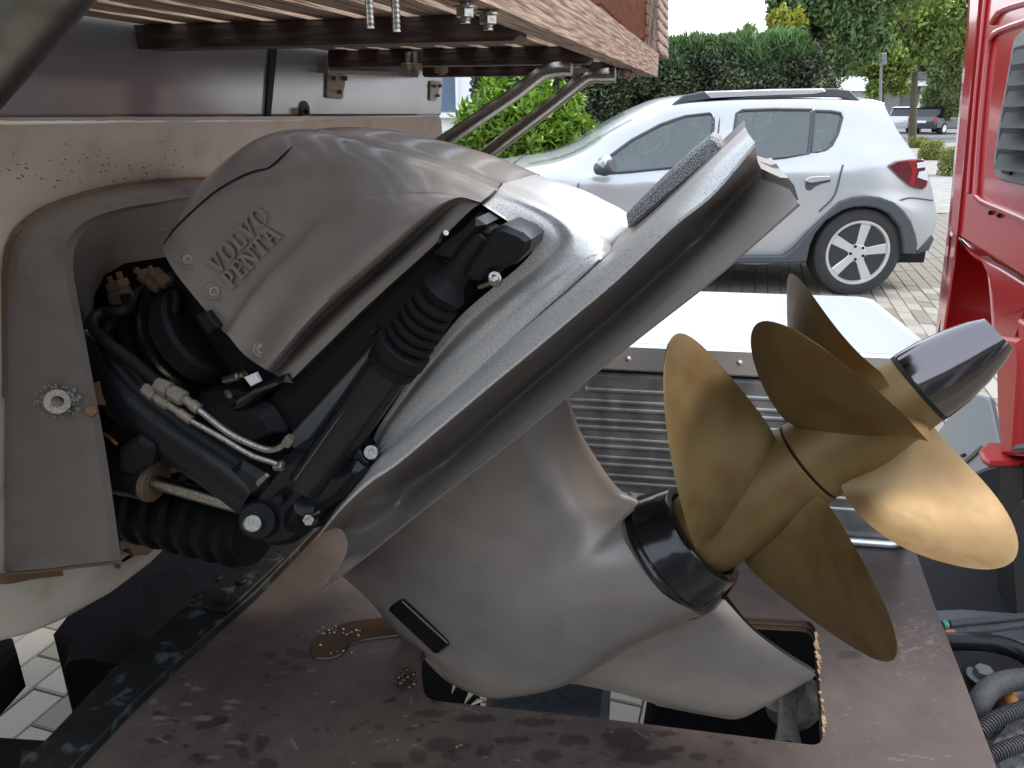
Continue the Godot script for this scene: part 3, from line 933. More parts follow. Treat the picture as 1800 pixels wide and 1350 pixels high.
func scatter(parent: Node, called: String, mesh: Mesh, material: Material, at: Array[Transform3D], tint: Array) -> void:
	var mm := MultiMesh.new()
	mm.transform_format = MultiMesh.TRANSFORM_3D
	mm.use_colors = tint.size() > 0
	mm.mesh = mesh
	mm.instance_count = at.size()
	var o: Vector3 = base[parent]
	for i in at.size():
		mm.set_instance_transform(i, Transform3D(at[i].basis, at[i].origin - o))
		if tint.size():
			mm.set_instance_color(i, tint[i])
	var node := MultiMeshInstance3D.new()
	node.name = called
	node.multimesh = mm
	node.material_override = material
	node.set_meta("kind", "stuff")
	parent.add_child(node, true)

func sprig(leaves: int, long: float, wide: float, spread: float, up := 0.0) -> ArrayMesh:
	# a small bunch of folded leaves
	var mb := Mb.new()
	for i in leaves:
		var at := Vector3(rng.randf_range(-1, 1), rng.randf_range(-1, 1), rng.randf_range(-1, 1)) * spread
		var d := (Vector3(rng.randf_range(-1, 1), rng.randf_range(-1, 1) + up, rng.randf_range(-1, 1))).normalized()
		var s := d.cross(Vector3(rng.randf_range(-1, 1), rng.randf_range(-1, 1), rng.randf_range(-1, 1))).normalized()
		var f := d.cross(s) * wide * 0.25
		var l := long * rng.randf_range(0.7, 1.15)
		var a := at + d * l * 0.45 + s * wide * 0.5 + f
		var c := at + d * l * 0.45 - s * wide * 0.5 + f
		var e := at + d * l - f * 0.6
		mb.tri(at, a, e); mb.tri(at, e, c)
	return shape(mb, Vector3.ZERO, 50)

func turned(s: float) -> Basis:
	return Basis(Vector3(rng.randf_range(-1, 1), rng.randf_range(-1, 1), rng.randf_range(-1, 1)).normalized(), rng.randf() * TAU).scaled(Vector3.ONE * s)

func inside() -> Vector3:
	while true:
		var p := Vector3(rng.randf_range(-1, 1), rng.randf_range(-1, 1), rng.randf_range(-1, 1))
		if p.length_squared() < 1.0:
			return p
	return Vector3.ZERO

func crown(parent: Node, at: Vector3, size: Vector3, clumps: int, per: int, clump: float, mesh: Mesh, material: Material, low := 0.6) -> void:
	var xf: Array[Transform3D] = []
	var tint := []
	for i in clumps:
		var d := inside()
		d = d.normalized() * pow(d.length(), 0.45)
		var c := at + d * size
		var r := clump * rng.randf_range(0.6, 1.25)
		var shade := rng.randf_range(low, 1.15)
		for j in per:
			var q := inside()
			xf.append(Transform3D(turned(rng.randf_range(0.75, 1.2)), c + Vector3(q.x, q.y * 0.7, q.z) * r))
			var v := shade * rng.randf_range(0.85, 1.12)
			tint.append(Color(v * rng.randf_range(0.92, 1.08), v, v * 0.95))
	scatter(parent, "crown", mesh, material, xf, tint)

func trunk(parent: Node, a: Vector3, b: Vector3, r: float, material: Material, called := "trunk", bend := 0.05) -> void:
	var mb := Mb.new()
	var pts := PackedVector3Array()
	var rad := []
	for i in 9:
		var t := i / 8.0
		pts.append(a.lerp(b, t) + Vector3(sin(t * 5.0 + a.x * 9.0), 0, cos(t * 4.0 + a.x * 5.0)) * bend * t * a.distance_to(b) * 0.3)
		rad.append(r * lerpf(1.0, 0.55, t))
	mb.tube(pts, rad, 10)
	put(called, mb, material, parent)

func wall_box(called: String, x0: float, y0: float, x1: float, y1: float, z: float, deep: float, m: Material, parent: Node) -> MeshInstance3D:
	var a := Z(x0, y0, z); var b := Z(x1, y1, z)
	var mb := Mb.new()
	mb.box(Vector3((a.x + b.x) / 2, (a.y + b.y) / 2, -z - deep / 2), Basis(), Vector3(absf(b.x - a.x), absf(a.y - b.y), deep))
	return put(called, mb, m, parent)

func background() -> void:
	# white house at the left, behind the bright bush
	var z := 12.5
	var h := thing("white_house", Vector3(-1.5, 0, -z), "white rendered house wall with blue-grey window behind the bright bush", "house")
	wall_box("wall", 500, 40, 852, 372, z, 4.0, M.wall_white, h)
	var w := wall_box("window", 771, 132, 800, 196, z - 0.03, 0.04, M.pane, h)
	base[w] = base[h]
	wall_box("frame", 800, 128, 806, 198, z - 0.06, 0.06, M.white_paint, w)
	wall_box("sill", 768, 198, 812, 207, z - 0.14, 0.13, M.white_paint, h)
	wall_box("roof", 480, 20, 862, 40, z - 0.3, 4.5, M.slate, h)
	# grey house beyond the street
	z = 70.0
	h = thing("grey_house", Vector3(30, 0, -z), "low grey modern house with flat roof beyond the street", "house")
	wall_box("wall", 1470, 150, 1840, 218, z, 9.0, M.wall_grey, h)
	wall_box("fascia", 1465, 141, 1860, 151, z - 1.2, 11.0, M.wall_white, h)
	wall_box("roof", 1462, 126, 1864, 140, z - 1.5, 11.5, M.slate, h)
	wall_box("bay", 1480, 134, 1532, 160, z - 2.6, 2.5, M.wall_white, h)
	for k in 3:
		wall_box("garage_door", 1588 + k * 40, 156, 1618 + k * 40, 200, z - 0.1, 0.08, M.slate, h)
	wall_box("door", 1619, 154, 1626, 196, z - 0.12, 0.08, M.wall_white, h)
	wall_box("window", 1500, 160, 1530, 178, z - 0.1, 0.08, M.pane, h)
	# trees
	var green := sprig(9, 0.30, 0.15, 0.30)
	var small := sprig(9, 0.22, 0.12, 0.22)
	z = 36.0
	var g := Z(1604, 246, z); g.y = 0
	var t := thing("street_tree", g, "slim grey trunk street tree with broad green crown by the street", "tree", "")
	trunk(t, g, Z(1612, 40, z), 0.17, M.bark, "trunk", 0.04)
	for s in [[1612, 60, 1560, 0], [1612, 40, 1650, -30], [1610, 90, 1520, 40], [1612, 80, 1680, 40]]:
		trunk(t, Z(s[0], s[1] + 40, z), Z(s[2], s[3], z), 0.06, M.bark, "limb")
	crown(t, Z(1590, -5, z), Vector3(3.7, 2.5, 2.0), 62, 24, 0.62, green, M.tree_leaf)
	z = 32.0
	g = Z(1552, 240, z); g.y = 0
	t = thing("young_tree", g, "young leafy tree beside the grey lamp post, behind the silver car", "tree")
	trunk(t, g, Z(1553, 90, z), 0.06, M.bark)
	crown(t, Z(1560, 138, z), Vector3(0.6, 1.0, 0.6), 16, 26, 0.32, small, M.tree_leaf)
	crown(t, Z(1520, 92, z), Vector3(1.2, 0.6, 0.6), 20, 26, 0.34, small, M.tree_leaf)
	z = 26.0
	g = Z(1450, 240, z); g.y = 0
	t = thing("dark_tree", g, "dense dark green tree rising behind the end of the hedge", "tree")
	trunk(t, g, Z(1450, 20, z), 0.2, M.bark)
	crown(t, Z(1465, 18, z), Vector3(1.75, 1.7, 1.3), 48, 28, 0.5, small, M.dark_leaf)
	crown(t, Z(1500, -45, z), Vector3(2.6, 1.2, 1.3), 34, 28, 0.5, small, M.dark_leaf)
	z = 19.0
	g = Z(1380, 240, z); g.y = 0
	t = thing("yellow_shrub", g, "yellow-green leafy shrub peeping over the hedge", "shrub")
	trunk(t, g, Z(1380, 60, z), 0.05, M.bark)
	crown(t, Z(1379, 48, z), Vector3(0.32, 0.25, 0.3), 12, 26, 0.14, sprig(7, 0.12, 0.07, 0.1), M.yellow_leaf, 0.8)
	g = Z(1313, 240, z); g.y = 0
	t = thing("thin_sapling", g, "thin pale green sapling tip rising alone above the hedge", "sapling")
	trunk(t, g, Z(1312, 40, z), 0.02, M.bark, "stem", 0.01)
	crown(t, Z(1313, 50, z), Vector3(0.11, 0.26, 0.1), 9, 8, 0.06, sprig(5, 0.10, 0.05, 0.05), M.pale_leaf, 0.8)
	z = 46.0
	g = Z(1662, 235, z); g.y = 0
	t = thing("willow_bush", g, "pale green feathery bush in front of the grey house", "bush")
	crown(t, Z(1662, 165, z), Vector3(0.95, 1.1, 0.9), 34, 40, 0.36, sprig(9, 0.26, 0.06, 0.2), M.pale_leaf)
	trunk(t, g, Z(1662, 160, z), 0.05, M.bark, "stem")
	z = 40.0
	g = Z(1730, 240, z); g.y = 0
	t = thing("light_tree", g, "bright green tree half hidden by the red cab's edge", "tree")
	trunk(t, g, Z(1730, 60, z), 0.15, M.bark)
	crown(t, Z(1725, 80, z), Vector3(2.2, 1.9, 1.4), 44, 24, 0.55, green, M.pale_leaf)
	z = 95.0
	for k in 5:
		g = Z(1440 + k * 85, 212, z); g.y = 0
		t = thing("far_tree", g, ["hazy green tree far behind the dark tree", "hazy green tree behind the flat roofed house's left end", "hazy grey-green tree right behind the flat roof", "far hazy tree beside the street tree's trunk", "far hazy tree by the red cab's edge"][k], "tree", "")
		trunk(t, g, g + Vector3.UP * 5, 0.3, M.bark)
		crown(t, Z(1440 + k * 85, 95 + (k % 2) * 14, z), Vector3(4.6, 5.2, 4), 40, 30, 1.6, sprig(9, 0.8, 0.45, 0.9), M.dark_leaf if k % 2 == 0 else M.pale_leaf)
	# lamp post
	z = 30.0
	g = Z(1549, 240, z); g.y = 0
	t = thing("lamp_post", g, "grey lamp post with boxy head among the young tree's leaves", "lamp post")
	trunk(t, g, Z(1549, 100, z), 0.07, M.wall_grey, "pole", 0.0)
	var mb := Mb.new()
	mb.box(Z(1552, 104, z), Basis(Vector3.BACK, 0.15), Vector3(0.2, 0.42, 0.2), 0.03)
	put("lamp_head", mb, M.vent_plastic, t)
	# low plants by the forecourt
	for s in [[1634, 276, 23.0, 0.48, "clump of yellow-green plants beside the street tree's foot"], [1672, 306, 17.5, 0.55, "clump of straw-green plants next to the red cab"], [1614, 258, 30.0, 0.3, "small clump of plants behind the silver car's tailgate"]]:
		g = Z(s[0], s[1], s[2]); g.y = 0
		t = thing("plant_clump", g, s[4], "plant")
		var xf: Array[Transform3D] = []
		var tint := []
		for k in 420:
			var q := inside() * Vector3(0.33, 0, 0.3)
			xf.append(Transform3D(turned(1.0), g + q + Vector3.UP * rng.randf() * s[3]))
			var v := rng.randf_range(0.7, 1.5)
			tint.append(Color(v * rng.randf_range(0.9, 1.3), v, v * 0.9))
		scatter(t, "foliage", sprig(6, 0.09, 0.03, 0.05, 0.7), M.grass_blade, xf, tint)
	# bright laurel bush
	z = 7.3
	g = Z(925, 330, z); g.y = 0
	t = thing("laurel_bush", g, "bright yellow-green laurel bush behind the two steel struts", "bush")
	var xf2: Array[Transform3D] = []
	var tint2 := []
	var c := Z(920, 262, z)
	for k in 2600:
		var q := inside()
		q = q.normalized() * pow(q.length(), 0.4)
		var p := c + q * Vector3(0.62, 0.60 + 0.1 * sin(q.x * 11.0), 0.5)
		p.y += rng.randf_range(-0.05, 0.06)
		if p.y < 0.05: continue
		xf2.append(Transform3D(turned(rng.randf_range(0.8, 1.25)), p))
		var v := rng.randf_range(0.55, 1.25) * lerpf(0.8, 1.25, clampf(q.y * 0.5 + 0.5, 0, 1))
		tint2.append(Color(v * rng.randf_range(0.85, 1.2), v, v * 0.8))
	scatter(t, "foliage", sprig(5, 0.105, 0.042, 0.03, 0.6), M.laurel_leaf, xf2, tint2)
	for k in 7:
		trunk(t, g + Vector3(rng.randf_range(-0.2, 0.2), 0, rng.randf_range(-0.2, 0.2)), c + inside() * 0.4, 0.015, M.bark, "stem")
	far_cars()
	# hall added out of view, for gloss to mirror and to block low sky
	var hall := thing("added_hall", Vector3(1, 0, 9), "added unseen hall with dark roller doors behind the camera, for reflections and shade", "hall")
	mb = Mb.new()
	mb.box(Vector3(1, 2.6, 11), Basis(), Vector3(22, 5.2, 4), 0.02)
	put("wall", mb, M.wall_hall, hall)
	mb = Mb.new()
	mb.box(Vector3(1, 5.35, 10.7), Basis(), Vector3(22.6, 0.3, 5.2), 0.02)
	put("roof", mb, M.slate, hall)
	for x in [-6.5, -1.0, 4.5, 9.0]:
		mb = Mb.new()
		mb.box(Vector3(x, 1.9, 8.97), Basis(), Vector3(3.6, 3.8, 0.06), 0.01)
		var dr := put("roller_door", mb, M.slate, hall)
		for k in 8:
			mb = Mb.new()
			mb.box(Vector3(x, 0.3 + k * 0.46, 8.93), Basis(), Vector3(3.5, 0.42, 0.03), 0.008)
			put("door_slat", mb, M.slate, dr)

func far_cars() -> void:
	var list := [[1604, 233, 0.75, M.car_silver, "silver parked car far away, half behind the street tree"], [1652, 235, 0.62, M.far_black, "black parked estate car far away in front of the grey house"]]
	for s in list:
		var p := H(s[0], s[1], 0.0)
		var b := Basis(Vector3.UP, s[2])   # local x to the car's front, z to its left side
		var t := thing("parked_car", p, s[4], "car", "")
		var lift := func(flat: Array, z: float) -> PackedVector3Array:
			var o := PackedVector3Array()
			for i in range(0, flat.size(), 2):
				o.append(p + b * Vector3(flat[i], flat[i + 1], z))
			return o
		var mb := Mb.new()
		mb.prism((lift as Callable).call([-2.2, 0.3, -2.25, 0.75, -2.15, 0.95, 1.0, 0.92, 1.95, 0.78, 2.2, 0.55, 2.2, 0.25], -0.85), b.z * 1.7, 0.08)
		put("body", mb, s[3], t)
		mb = Mb.new()
		mb.prism((lift as Callable).call([-2.1, 0.94, -1.85, 1.42, -1.5, 1.48, -0.1, 1.47, 1.05, 0.92], -0.72), b.z * 1.44, 0.1)
		put("cabin", mb, M.far_glass, t)
		mb = Mb.new()
		mb.prism((lift as Callable).call([-1.95, 1.425, -1.5, 1.50, -0.1, 1.49, 0.1, 1.42], -0.68), b.z * 1.36, 0.02)
		put("roof", mb, s[3], t)
		for w in [[-1.35, 1], [-1.35, -1], [1.35, 1], [1.35, -1]]:
			mb = Mb.new()
			var o: Vector3 = p + b * Vector3(w[0], 0.32, w[1] * 0.66)
			mb.lathe(o, o + b.z * 0.22 * w[1], [[0, 0.32], [0.9, 0.32], [1, 0.29], [1, 0.2]], 18)
			var wheel := put("wheel", mb, M.tyre, t)
			mb = Mb.new()
			mb.lathe(o, o + b.z * 0.228 * w[1], [[0.5, 0.2], [1, 0.2], [0.98, 0.05]], 14)
			put("hub", mb, M.rim, wheel)
		for w in [-0.72, 0.72]:
			mb = Mb.new()
			mb.box(p + b * Vector3(-2.2, 0.8, w), b, Vector3(0.12, 0.22, 0.2), 0.02)
			put("tail_light", mb, M.lamp_red, t)
		mb = Mb.new()
		mb.box(p + b * Vector3(-2.24, 0.68, 0), b, Vector3(0.05, 0.12, 0.5))
		put("number_plate", mb, M.white_paint, t)

func hedge() -> void:
	var z := 9.6
	var g := Vector3((Z(860, 300, z).x + Z(1476, 300, z).x) / 2, 0, -z)
	var t := thing("hedge", g, "tall clipped conifer hedge with bare reddish stems behind the silver car", "hedge")
	var x0 := Z(840, 60, z).x; var x1 := Z(1468, 60, z).x
	var top := Z(1300, 62, z).y
	var xf: Array[Transform3D] = []
	var tint := []
	var gap := Z(1115, 200, z).x
	var low: Array[Transform3D] = []
	var low_tint := []
	for k in 34000:
		var x := rng.randf_range(x0, x1)
		var edge := clampf((x1 - x) / 0.55, 0.0, 1.0)
		var lump := 0.10 * sin(x * 3.1) + 0.07 * sin(x * 7.7 + 1.0)
		var tall := top - 0.12 - 0.5 * pow(1.0 - edge, 2.0) + 0.03 * sin(x * 2.3)
		var face := rng.randf() < 0.72
		var p: Vector3
		if face:
			var y := rng.randf_range(0.75, tall)
			var bare := 1.3 + 0.14 * sin(x * 4.0) + 0.36 * exp(-pow((x - gap) / 0.38, 2.0))
			if y < bare and rng.randf() < 0.93: continue
			p = Vector3(x, y, -z + 0.35 - pow(rng.randf(), 2.0) * 0.55 + lump - 0.25 * pow(maxf(0.0, (y - tall + 0.3) / 0.3), 2.0))
			p.y += 0.1 * sin(p.x * 13.0 + p.y * 9.0)
		else:
			p = Vector3(x, tall + rng.randf_range(-0.14, 0.03), -z + rng.randf_range(-0.5, 0.25))
		p.y = minf(p.y, tall + 0.05)
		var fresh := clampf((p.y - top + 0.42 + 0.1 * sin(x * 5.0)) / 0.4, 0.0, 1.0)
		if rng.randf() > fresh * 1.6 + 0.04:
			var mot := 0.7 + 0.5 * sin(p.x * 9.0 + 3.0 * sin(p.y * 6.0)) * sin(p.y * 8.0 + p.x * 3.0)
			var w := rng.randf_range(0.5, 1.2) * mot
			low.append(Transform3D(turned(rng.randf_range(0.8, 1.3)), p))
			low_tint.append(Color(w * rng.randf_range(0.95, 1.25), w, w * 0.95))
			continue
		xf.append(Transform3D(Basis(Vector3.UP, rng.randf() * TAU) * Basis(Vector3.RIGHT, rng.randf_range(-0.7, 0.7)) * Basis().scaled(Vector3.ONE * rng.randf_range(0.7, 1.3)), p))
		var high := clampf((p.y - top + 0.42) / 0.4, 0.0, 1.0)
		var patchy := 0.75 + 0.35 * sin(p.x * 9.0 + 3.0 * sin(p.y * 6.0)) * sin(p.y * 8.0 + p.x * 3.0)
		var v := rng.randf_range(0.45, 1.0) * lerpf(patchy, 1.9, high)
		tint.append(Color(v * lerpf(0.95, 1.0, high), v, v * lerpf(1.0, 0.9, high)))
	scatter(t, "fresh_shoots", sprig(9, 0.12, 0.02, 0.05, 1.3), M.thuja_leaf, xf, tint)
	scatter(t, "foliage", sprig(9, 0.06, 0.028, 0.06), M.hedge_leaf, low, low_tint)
	for k in 16:
		var x := lerpf(x0 + 0.1, x1 - 0.25, (k + rng.randf_range(0.1, 0.9)) / 16.0)
		trunk(t, Vector3(x, 0, -z - 0.1), Vector3(x + rng.randf_range(-0.1, 0.1), 2.0, -z - 0.15), 0.03, M.red_bark, "stem", 0.06)
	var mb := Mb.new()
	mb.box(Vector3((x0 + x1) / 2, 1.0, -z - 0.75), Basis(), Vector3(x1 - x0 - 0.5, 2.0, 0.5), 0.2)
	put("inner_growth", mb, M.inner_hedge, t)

# ---------------------------------------------------------------- the silver car
func silver_car() -> void:
	var t := thing("hatchback_car", Vector3(1.9, 0, -ZC - 0.85), "silver five-door hatchback with roof rails parked side-on before the hedge", "car")
	var rows := [
		[782, 346, -0.30, 830, 312, -0.14, 900, 299, -0.14, 975, 286, -0.14, 1020, 270, -0.14, 1060, 246, -0.15, 1110, 218, -0.16, 1150, 199, -0.17, 1190, 185, -0.17, 1260, 178, -0.17, 1360, 175, -0.17, 1450, 175, -0.17, 1515, 178, -0.17, 1554, 183, -0.17],
		[776, 350, -0.22, 830, 318, -0.08, 900, 306, -0.08, 975, 294, -0.08, 1030, 276, -0.10, 1072, 252, -0.13, 1118, 226, -0.13, 1155, 209, -0.14, 1195, 195, -0.14, 1262, 188, -0.14, 1360, 185, -0.14, 1450, 186, -0.14, 1515, 191, -0.14, 1560, 197, -0.14],
		[770, 356, -0.18, 830, 330, -0.03, 900, 318, -0.03, 985, 308, -0.03, 1035, 300, -0.05, 1080, 282, -0.08, 1130, 262, -0.09, 1180, 246, -0.10, 1240, 236, -0.10, 1300, 230, -0.10, 1380, 226, -0.10, 1450, 226, -0.10, 1520, 230, -0.09, 1582, 236, -0.08],
		[766, 364, -0.15, 830, 345, -0.01, 900, 336, -0.01, 985, 324, -0.01, 1040, 316, -0.01, 1090, 310, -0.02, 1140, 305, -0.02, 1190, 300, -0.03, 1240, 294, -0.03, 1310, 288, -0.03, 1390, 281, -0.03, 1460, 277, -0.03, 1530, 276, -0.02, 1611, 276, -0.04],
		[763, 378, -0.14, 830, 366, 0.0, 900, 360, 0.0, 985, 350, 0.005, 1040, 342, 0.005, 1100, 336, 0.005, 1150, 331, 0.005, 1200, 326, 0.005, 1250, 321, 0.005, 1320, 314, 0.005, 1390, 308, 0.005, 1460, 304, 0.005, 1540, 302, 0.005, 1630, 305, -0.02],
		[760, 404, -0.14, 830, 400, 0.0, 900, 398, 0.0, 985, 392, 0.0, 1040, 388, 0.0, 1100, 384, 0.0, 1150, 380, 0.0, 1200, 376, 0.0, 1250, 372, 0.0, 1330, 366, 0.0, 1400, 352, 0.01, 1470, 334, 0.015, 1550, 336, 0.012, 1642, 352, -0.02],
		[760, 438, -0.14, 830, 440, -0.02, 900, 440, -0.02, 985, 438, -0.02, 1040, 436, -0.02, 1100, 434, -0.02, 1150, 432, -0.02, 1200, 430, -0.02, 1260, 428, -0.02, 1345, 424, -0.01, 1420, 380, 0.01, 1490, 343, 0.018, 1570, 356, 0.015, 1644, 400, -0.02],
		[766, 462, -0.16, 830, 464, -0.05, 900, 464, -0.05, 985, 463, -0.05, 1040, 462, -0.05, 1100, 462, -0.05, 1150, 462, -0.05, 1200, 461, -0.05, 1260, 461, -0.05, 1370, 459, -0.04, 1432, 398, 0.0, 1500, 352, 0.015, 1580, 376, 0.01, 1615, 446, -0.02]]
	var g := patch(C, rows, 181, 10)
	var windows := [["front_window", [1064, 292, -0.07, 1072, 275, -0.085, 1110, 247, -0.11, 1160, 220, -0.125, 1205, 204, -0.14, 1246, 199, -0.142, 1255, 203, -0.14, 1254, 225, -0.115, 1248, 262, -0.07, 1240, 286, -0.035, 1180, 294, -0.03, 1110, 301, -0.025, 1072, 304, -0.03]],
		["rear_window", [1290, 276, -0.045, 1290, 240, -0.09, 1294, 200, -0.135, 1304, 194, -0.14, 1360, 192, -0.14, 1426, 193, -0.14, 1428, 200, -0.135, 1421, 270, -0.045, 1380, 276, -0.035, 1330, 281, -0.035, 1292, 284, -0.035]],
		["quarter_window", [1432, 195, -0.138, 1460, 196, -0.136, 1477, 199, -0.132, 1480, 207, -0.125, 1472, 236, -0.09, 1462, 255, -0.065, 1450, 264, -0.055, 1426, 269, -0.048]]]
	var polys := []
	for w in windows:
		var poly := PackedVector2Array()
		for q in v3(w[1]): poly.append(Vector2(q.x, q.y))
		polys.append(poly)
	var mb := Mb.new()
	for i in g.size() - 1:
		var ra: PackedVector3Array = g[i]; var rb: PackedVector3Array = g[i + 1]
		for j in 180:
			var c := to_px((ra[j] + rb[j + 1]) * 0.5)
			var open := false
			if c.y < 310.0 and c.x > 1050.0 and c.x < 1490.0:
				for poly in polys:
					if Geometry2D.is_point_in_polygon(c, poly): open = true
			if not open:
				mb.quad(ra[j], ra[j + 1], rb[j + 1], rb[j])
	mb.orient(0, Vector3.BACK)
	# roof, bonnet and tail towards the middle of the car
	var mid := -ZC - 0.86
	var roof := [g[0]]
	for k in [[0.3, 0.035], [0.65, 0.055], [1.0, 0.06]]:
		var r := PackedVector3Array()
		for q in g[0]:
			r.append(Vector3(q.x, q.y + k[1], lerpf(q.z, mid, k[0])))
		roof.append(r)
	mb.grid(roof, false, Vector3.UP)
	var tail := PackedVector3Array()
	for r in g:
		tail.append(r[180])
	var tails := [tail]
	for k in [[0.15, 0.05], [0.5, 0.08], [1.0, 0.09]]:
		var r := PackedVector3Array()
		for q in tail:
			r.append(Vector3(q.x + k[1], q.y, lerpf(q.z, mid, k[0])))
		tails.append(r)
	mb.grid(tails, false, Vector3.RIGHT)
	var nose := PackedVector3Array()
	for r in g:
		nose.append(r[0])
	var noses := [nose]
	for k in [[0.2, 0.05], [0.55, 0.09], [1.0, 0.10]]:
		var r := PackedVector3Array()
		for q in nose:
			r.append(Vector3(q.x - k[1], q.y, lerpf(q.z, mid, k[0])))
		noses.append(r)
	mb.grid(noses, false, Vector3.LEFT)
	var n := mb.v.size()
	for i in range(0, n, 3):
		var w := [mb.v[i], mb.v[i + 2], mb.v[i + 1]]
		for j in 3:
			w[j].z = 2.0 * mid - w[j].z
		mb.tri(w[0], w[1], w[2])
	put("body", mb, M.car_silver, t, 40)
	# dark floor and wheel housings
	mb = Mb.new()
	var a := C(800, 380, -0.25); var b := C(1625, 462, -0.25)
	mb.box(Vector3((a.x + b.x) / 2, (a.y + b.y) / 2, mid), Basis(), Vector3(b.x - a.x, absf(a.y - b.y), 1.2))
	put("underbody", mb, M.matt_black, t)
	# spoiler lip
	mb = Mb.new()
	mb.prism(px(C, [1510, 176, 1535, 175, 1555, 181, 1556, 185, 1548, 196, 1540, 190, 1512, 184], -0.2), Vector3.FORWARD * 1.3, 0.01)
	put("spoiler", mb, M.car_silver, t)
	# windscreen
	mb = Mb.new()
	var ws := []
	for k in [0.06, 0.3, 0.65, 1.0, 1.35, 1.7, 1.94]:
		var r := PackedVector3Array()
		var up: float = 0.012 + 0.06 * minf(k, 2.0 - k)
		for j in range(36, 82, 3):
			var q: Vector3 = g[0][j]
			r.append(Vector3(q.x - 0.004, q.y + up, lerpf(q.z, mid, k)))
		ws.append(r)
	mb.grid(ws, false, Vector3.UP)
	put("windscreen", mb, M.car_glass, t)
	mb = Mb.new()
	mb.tube(PackedVector3Array([g[0][30] + Vector3(0, 0.03, -0.2), g[0][33] + Vector3(0, 0.05, -0.45), g[0][36] + Vector3(0, 0.07, -0.8)]), 0.012, 8)
	put("wiper", mb, M.cladding, t)
	# side glass with its seals, on both sides
	for w in windows:
		var pts := px3(C, w[1])
		for side in 2:
			var ring := PackedVector3Array()
			for q in pts:
				ring.append(Vector3(q.x, q.y, q.z if side == 0 else 2.0 * mid - q.z))
			mb = Mb.new()
			mb.prism(ring, Vector3.FORWARD * (0.005 if side == 0 else -0.005), 0.0)
			var pane := put(w[0], mb, M.car_glass, t)
			ring.append(ring[0]); ring.append(ring[1])
			mb = Mb.new()
			mb.tube(ring, 0.013, 8)
			put("window_seal", mb, M.cladding, pane)
	# seats, dashboard and wheel seen through the glass
	for side in [0.42, 1.28]:
		for sx in [[1218, 0.0], [1405, 0.0]]:
			var o := C(sx[0], 300, -side)
			mb = Mb.new()
			mb.box(Vector3(o.x, 0.92, o.z), Basis(Vector3.BACK, -0.18), Vector3(0.14, 0.62, 0.44), 0.05)
			var seat := put("seat", mb, M.car_seat, t)
			mb = Mb.new()
			mb.box(Vector3(o.x + 0.09, 1.33, o.z), Basis(Vector3.BACK, -0.1), Vector3(0.08, 0.17, 0.24), 0.03)
			put("headrest", mb, M.car_seat, seat)
	mb = Mb.new()
	var dash := C(1060, 310, -0.85)
	mb.box(Vector3(dash.x, 0.93, mid), Basis(), Vector3(0.5, 0.24, 1.3), 0.06)
	put("dashboard", mb, M.car_seat, t)
	mb = Mb.new()
	var wheel_at := C(1128, 286, -0.42)
	var rim_pts := PackedVector3Array()
	for k in 21:
		var q := TAU * k / 20.0
		rim_pts.append(Vector3(wheel_at.x, 1.03, wheel_at.z) + Vector3(-0.07 * sin(q), 0.17 * sin(q), 0.185 * cos(q)))
	mb.tube(rim_pts, 0.014, 8)
	put("steering_wheel", mb, M.car_seat, t)
	# door gaps
	for s in [[1017, 322, 0.004, 1014, 350, 0.012, 1018, 400, 0.006, 1026, 440, -0.012], [1266, 196, -0.14, 1262, 240, -0.09, 1258, 290, -0.02, 1262, 340, 0.012, 1270, 440, -0.014], [1482, 290, -0.004, 1478, 305, 0.012, 1466, 345, 0.022, 1440, 372, 0.018], [1640, 352, -0.012, 1600, 348, 0.01, 1584, 352, 0.02]]:
		mb = Mb.new()
		mb.tube(smooth3(C, s, 12), 0.006, 6)
		put("door_gap", mb, M.cladding, t)
	# roof rail
	mb = slab(C, [1174, 193, 1186, 180, 1203, 167, 1240, 160, 1360, 156, 1470, 155, 1494, 158, 1513, 177, 1500, 177, 1476, 171, 1452, 171, 1360, 172, 1250, 175, 1215, 181], -0.2, Vector3.FORWARD * 0.05, 0.008)
	var rail := put("roof_rail", mb, M.cladding, t)
	mb = slab(C, [1238, 161, 1360, 157, 1448, 156, 1452, 161, 1430, 165, 1360, 167, 1250, 172], -0.19, Vector3.FORWARD * 0.03, 0.006)
	put("rail_inlay", mb, M.alu_bright, rail)
	# mirror
	mb = rod(C, [1046, 298, 0.05], [1078, 291, 0.16], [[0, 4], [0.1, 10], [0.5, 15], [0.9, 14], [1, 10]], 16)
	var mir := put("wing_mirror", mb, M.cladding, t)
	mb = rod(C, [1056, 287, 0.08], [1070, 285, 0.17], [[0, 5], [0.2, 11], [0.8, 13], [1, 8]], 16)
	put("mirror_cap", mb, M.car_silver, mir)
	# door handle
	mb = slab(C, round_off([1414, 322, 1424, 312, 1456, 309, 1462, 316, 1450, 333, 1416, 336], 6), 0.012, Vector3.FORWARD * 0.02, 0.003)
	var hd := put("door_handle", mb, M.cladding, t)
	mb = slab(C, round_off([1414, 318, 1424, 311, 1458, 309, 1460, 316, 1425, 322], 4), 0.03, Vector3.FORWARD * 0.02, 0.004)
	put("grip", mb, M.car_silver, hd)
	# cladding round the wheel and along the sill
	mb = slab(C, [1240, 463, 1240, 452, 1340, 450, 1378, 450, 1398, 436, 1422, 408, 1446, 384, 1476, 355, 1500, 346, 1521, 344, 1548, 347, 1573, 356, 1590, 371, 1603, 389, 1611, 412, 1614, 430, 1611, 447, 1589, 446, 1588, 425, 1582, 399, 1563, 376, 1543, 366, 1521, 363, 1500, 364, 1481, 370, 1452, 388, 1434, 410, 1424, 432, 1418, 461, 1380, 463], 0.035, Vector3.FORWARD * 0.07, 0.01)
	put("wheel_arch", mb, M.cladding, t)
